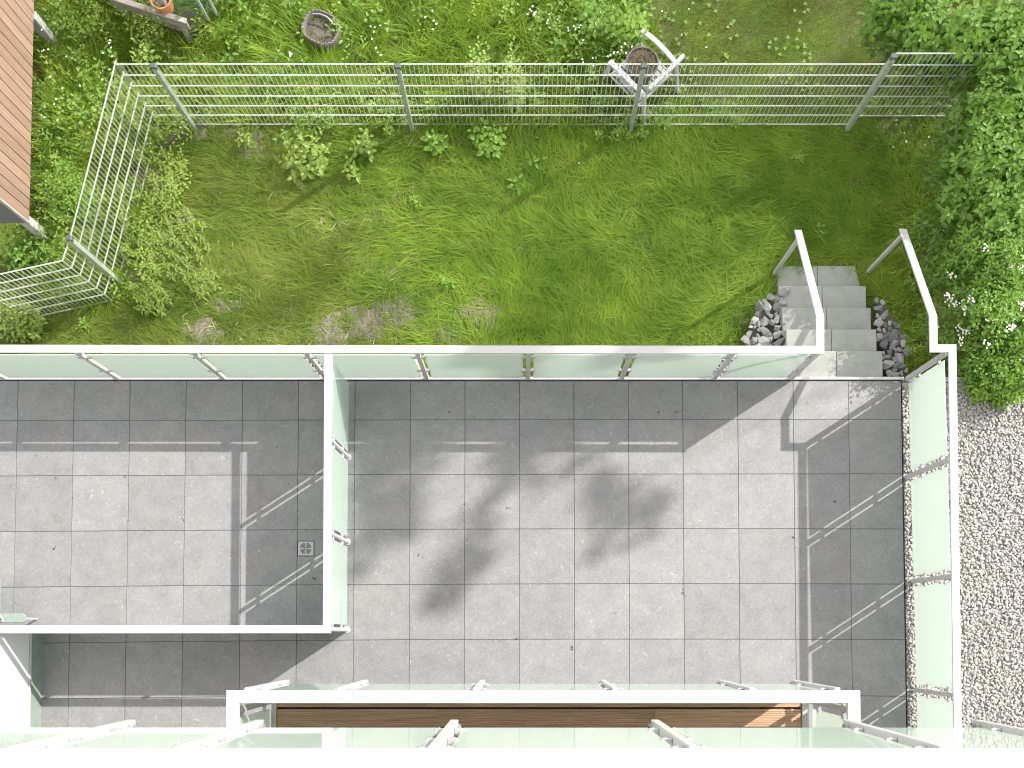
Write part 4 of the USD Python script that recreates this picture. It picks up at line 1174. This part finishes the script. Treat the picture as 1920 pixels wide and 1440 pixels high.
# the mixed weeds that fill the meadow
def weeds_mass(n, region, ok, hrange, leaf, mat, seed, label, nodes=5, ratio=.5, pairs=2):
    rng = np.random.default_rng(seed)
    P = np.column_stack([rng.uniform(region[0], region[1], n), rng.uniform(region[2], region[3], n)])
    P = P[rng.uniform(0, 1, n) < ok(P)]
    k = len(P)
    h = rng.uniform(hrange[0], hrange[1], k)
    d = np.column_stack([rng.normal(0, .3, k), rng.normal(0, .3, k), np.ones(k)])
    b = np.column_stack([P, np.full(k, G)])
    pos, ax, up, sz = shoots(b, d, h, nodes, leaf, rng, tip=.5)
    solo('meadow_weeds', leaves(pos, ax, up, sz, ratio), mat, label, 'weeds', kind='stuff')
near = lambda P: (np.abs(P[:, 0] - wfx(P[:, 1]) - .18) < .30) * (P[:, 1] > 3.6) * (.25 + .75 * smooth(.4, .58, n2(P, 2.3, 85)))
m1 = lambda P: meadow(P) * smooth(.42, .6, n2(P, 1.1, 80))
m2 = lambda P: meadow(P) * smooth(.45, .6, n2(P, 1.4, 81))
m3 = lambda P: meadow(P) * np.clip(1.15 - (P[:, 0] + 6.2) / 4.5, 0.05, 1) * (.3 + .7 * smooth(.4, .6, n2(P, 1.6, 82)))
REG = (-6.6, 1.6, 2.9, 8.3)
weeds_mass(3200, REG, m1, (.2, .55), .085, 'leaf_weed', 301, 'mid-green broad weeds mixed into the meadow')
weeds_mass(900, REG, m2, (.15, .4), .11, 'leaf_mid', 302, 'dark green broad weeds mixed into the meadow', 4, .6)
weeds_mass(3000, REG, m3, (.3, .8), .065, 'leaf_pale', 303, 'pale narrow-leaved weeds between the hut and the fence', 7, .36)
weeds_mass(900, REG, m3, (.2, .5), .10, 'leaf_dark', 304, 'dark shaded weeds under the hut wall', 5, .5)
weeds_mass(900, (-5.6, -3.6, 3.4, YF + .2), near, (.2, .75), .055, 'leaf_pale', 305, 'pale small-leaved weeds growing along and through the left fence panel', 7, .45)
foot = lambda P: .8 * smooth(.45, .6, n2(P, 2.0, 86)) * (P[:, 0] < 2.5)
weeds_mass(420, (-3.8, 3.5, YF - .18, YF + .25), foot, (.12, .4), .07, 'leaf_weed', 306, 'mixed small weeds along the foot of the long fence', 5, .5)
# clover on the mown lawn
rng = np.random.default_rng(310)
P = np.column_stack([rng.uniform(1.4, 5.5, 700), rng.uniform(YF + .1, 8, 700)])
P = P[rng.uniform(0, 1, len(P)) < smooth(.45, .6, n2(P, 1.8, 84))]
k = len(P)
pos = np.repeat(np.column_stack([P, np.full(k, G + .04)]), 3, 0); a = np.tile(np.arange(3) * 2.094, k) + np.repeat(rng.uniform(0, 6, k), 3)
solo('clover', leaves(pos, np.column_stack([np.cos(a), np.sin(a), .2 + 0 * a]), np.tile([0, 0, 1.0], (len(a), 1)), .028, .9), 'leaf_weed', 'low clover leaves on the mown lawn', 'clover', kind='stuff')
# small white blossoms over the meadow
rng = np.random.default_rng(311)
sp = []
for (px, py, z, s, q) in [(985, 20, 0, 20, 3), (1000, 25, 0, 10, 4), (1030, 35, 0, 16, 5), (1075, 55, 0, 22, 6), (1170, 85, -.1, 12, 6), (1145, 100, -.1, 18, 6), (1095, 108, -.1, 30, 5), (815, 42, -.2, 16, 5), (700, 55, -.3, 12, 4), (720, 100, -.1, 30, 4), (95, 70, 0, 30, 2), (90, 100, 0, 20, 2), (165, 150, .1, 45, 3), (110, 175, .1, 40, 3), (85, 200, 0, 25, 4), (200, 95, .2, 30, 5), (545, 102, -.2, 5, 4), (990, 250, -.6, 60, 2), (1110, 310, -.6, 40, 2), (1295, 50, -.6, 60, 5), (1690, 245, -.65, 40, 10), (1755, 260, -.65, 30, 8)]:
    for _ in range(q):
        sp.append(at(px + rng.normal(0, s * .5), py + rng.normal(0, s * .5), z - .1 + rng.uniform(-.06, .06)))
sp = np.array(sp); k = len(sp)
pos = np.repeat(sp, 4, 0); a = np.tile(np.arange(4) * 1.57, k) + np.repeat(rng.uniform(0, 6, k), 4)
solo('meadow_blossoms', leaves(pos, np.column_stack([np.cos(a), np.sin(a), .4 + 0 * a]), np.tile([0, 0, 1.0], (len(a), 1)) + .3 * unit(rng, len(a)), rng.uniform(.009, .018, len(a)), .8), 'petal_white', 'tiny white blossoms scattered over the meadow', 'blossoms', kind='stuff')

# crumbs and dead leaves on the tiles
rng = np.random.default_rng(320)
pts = [(840, 773), (518, 837), (955, 952), (1281, 1105), (1283, 1115), (971, 1197), (788, 1042), (233, 893), (1272, 772), (1496, 755), (1508, 760), (1235, 772), (868, 945), (1148, 910), (105, 895), (342, 970), (102, 1031), (592, 1084), (1485, 1010), (1073, 1216), (1568, 942)]
pos = [at(px + rng.normal(0, 2), py + rng.normal(0, 2), .003) for (px, py) in pts for _ in range(2)]
for _ in range(130):
    q = rng.uniform()
    if q < .45:
        pos.append(at(rng.uniform(0, 1690), 718 + abs(rng.normal(0, 3)), .003))
    elif q < .75:
        pos.append(at(1690 - abs(rng.normal(0, 3)), rng.uniform(725, 1300), .003))
    else:
        pos.append(at(rng.uniform(60, 1690), rng.uniform(725, 1280), .003))
for _ in range(110):
    j = rng.integers(1, 7)
    px = rng.uniform(60, 1690)
    if rng.uniform() < .5:
        pos.append(at(px, sy(j, px) + rng.normal(0, 1.5), .003))
    else:
        pos.append(at(seam_x[rng.integers(2, 18)] + rng.normal(0, 1.5), rng.uniform(730, 1280), .003))
pos = np.array(pos); k = len(pos)
a = rng.uniform(0, 6, k)
sz = np.where(np.arange(k) < 42, rng.uniform(.006, .034, k), rng.uniform(.005, .016, k))
solo('leaf_crumbs', leaves(pos, np.column_stack([np.cos(a), np.sin(a), .25 + 0 * a]), np.tile([0, 0, 1.0], (k, 1)) + .3 * unit(rng, k), sz, .6), 'debris', 'small dark leaf crumbs on the terrace tiles', 'leaf crumbs', kind='stuff')

# ------------------------------------------------------------------ tall trees that stand beyond the picture and shade it
def shade_tree(name, label, trunk, spots, seed, leaf=.13, every=9):
    rng = np.random.default_rng(seed)
    t = Thing(name, (trunk[0], trunk[1], G), label, 'tree')
    k = SUN / SUN[2]
    P, A, U, S, limbs = [], [], [], [], []
    top = 11.5
    axis_pts = [np.array([trunk[0], trunk[1], G - .3]), np.array([trunk[0] + .2, trunk[1], top * .35]), np.array([trunk[0] - .1, trunk[1] + .2, top * .7]), np.array([trunk[0], trunk[1], top])]
    for (gx_, gy_, r, h, n) in spots:
        c = np.array([gx_, gy_, 0]) + k * h
        p = c + unit(rng, n) * (r * rng.uniform(0, 1, (n, 1)) ** .5)
        P.append(p); a = unit(rng, n); a[:, 2] -= .3
        A.append(a); U.append(np.tile([0, 0, 1.0], (n, 1)) + .6 * unit(rng, n)); S.append(leaf * rng.uniform(.7, 1.2, n))
        tz = min(top, h * rng.uniform(.45, .8))
        st_ = np.array([np.interp(tz, [q[2] for q in axis_pts], [q[0] for q in axis_pts]), np.interp(tz, [q[2] for q in axis_pts], [q[1] for q in axis_pts]), tz])
        if len(P) % every == 1:
            limbs.append(tube([st_, (st_ + c) / 2 + [0, 0, .3], c], [.035, .012, .004], 5))
    t.part('trunk', tube(axis_pts, [.32, .26, .16, .04], 10), 'twig', smooth=True)
    t.part('limbs', cat(limbs), 'twig')
    t.part('crown', leaves(np.vstack(P), np.vstack(A), np.vstack(U), np.concatenate(S), .6), 'leaf_mid', kind='stuff')
rng = np.random.default_rng(400)
TERR = [(755, 930, .2, .9), (735, 1005, .18, .9), (690, 870, .22, .9), (925, 925, .13, 1.0), (895, 1000, .12, 1.0), (690, 960, .25, .8), (960, 885, .18, .9), (1110, 905, .2, .9), (700, 930, .30, 1.0), (690, 1010, .22, .9), (720, 860, .3, .9), (770, 800, .4, .9), (860, 800, .4, .9), (940, 840, .32, .8), (1000, 905, .12, .5), (850, 1035, .14, .8), (848, 1095, .2, 2.2), (835, 1115, .14, 1.8), (860, 1060, .14, 1.2), (880, 970, .14, .5), (1140, 960, .26, 1.0), (1165, 1005, .2, 1.2), (1205, 1000, .12, .6), (1175, 920, .2, .6), (1040, 820, .25, .9), (1075, 868, .14, .7), (670, 1080, .14, .6)]
spots = []
for (px, py, r, dn) in TERR:
    g = at(px, py, 0)
    for _ in range(4):
        ql, qp = rng.normal(0, r * .75), rng.normal(0, r * .3)
        spots.append((g[0] + ql * .837 - qp * .547, g[1] + ql * .547 + qp * .837, r * rng.uniform(.3, .65), rng.uniform(10.5, 14.5), int(44 * r * r / .09 * dn) + 3))
shade_tree('tall_tree', 'tall leafy tree far off to the upper right, dappling the middle terrace', (23.5, 14.0), spots, 401)
spots = []
for gx_ in np.arange(-.9, 7.2, .62):
    for gy_ in np.arange(3.1, 9.6, .62):
        x, y = gx_ + rng.uniform(-.35, .35), gy_ + rng.uniform(-.35, .35)
        w_ = smooth(-1.6, .9, x - .3 * (y - 5))
        if w_ < .05:
            continue
        spots.append((x + .9, y + .6, rng.uniform(.55, .85), rng.uniform(15, 22), int(2 + 44 * w_)))
shade_tree('spreading_tree', 'spreading leafy tree to the upper right, shading the right half of the lawn', (22.0, 18.5), spots, 402, .15)
spots = []
for _ in range(14):
    x, y = rng.uniform(-5.5, .6), rng.uniform(6.1, 9.0)
    spots.append((x + .9, y + .6, rng.uniform(.3, .6), rng.uniform(9, 14), 45))
for (px, py, r) in [(560, 560, .4), (620, 480, .3), (700, 600, .35), (250, 610, .35), (60, 600, .35), (480, 600, .25), (140, 20, .5), (90, 120, .5), (240, 60, .5), (330, 60, .4)]:
    g = at(px, py, G)
    spots.append((g[0] + .9, g[1] + .6, r, rng.uniform(12, 16), int(45 * r * r / .09)))
shade_tree('garden_tree', 'leafy tree beyond the meadow, dappling the hut side of the garden', (10.5, 16.5), spots, 403, .13)
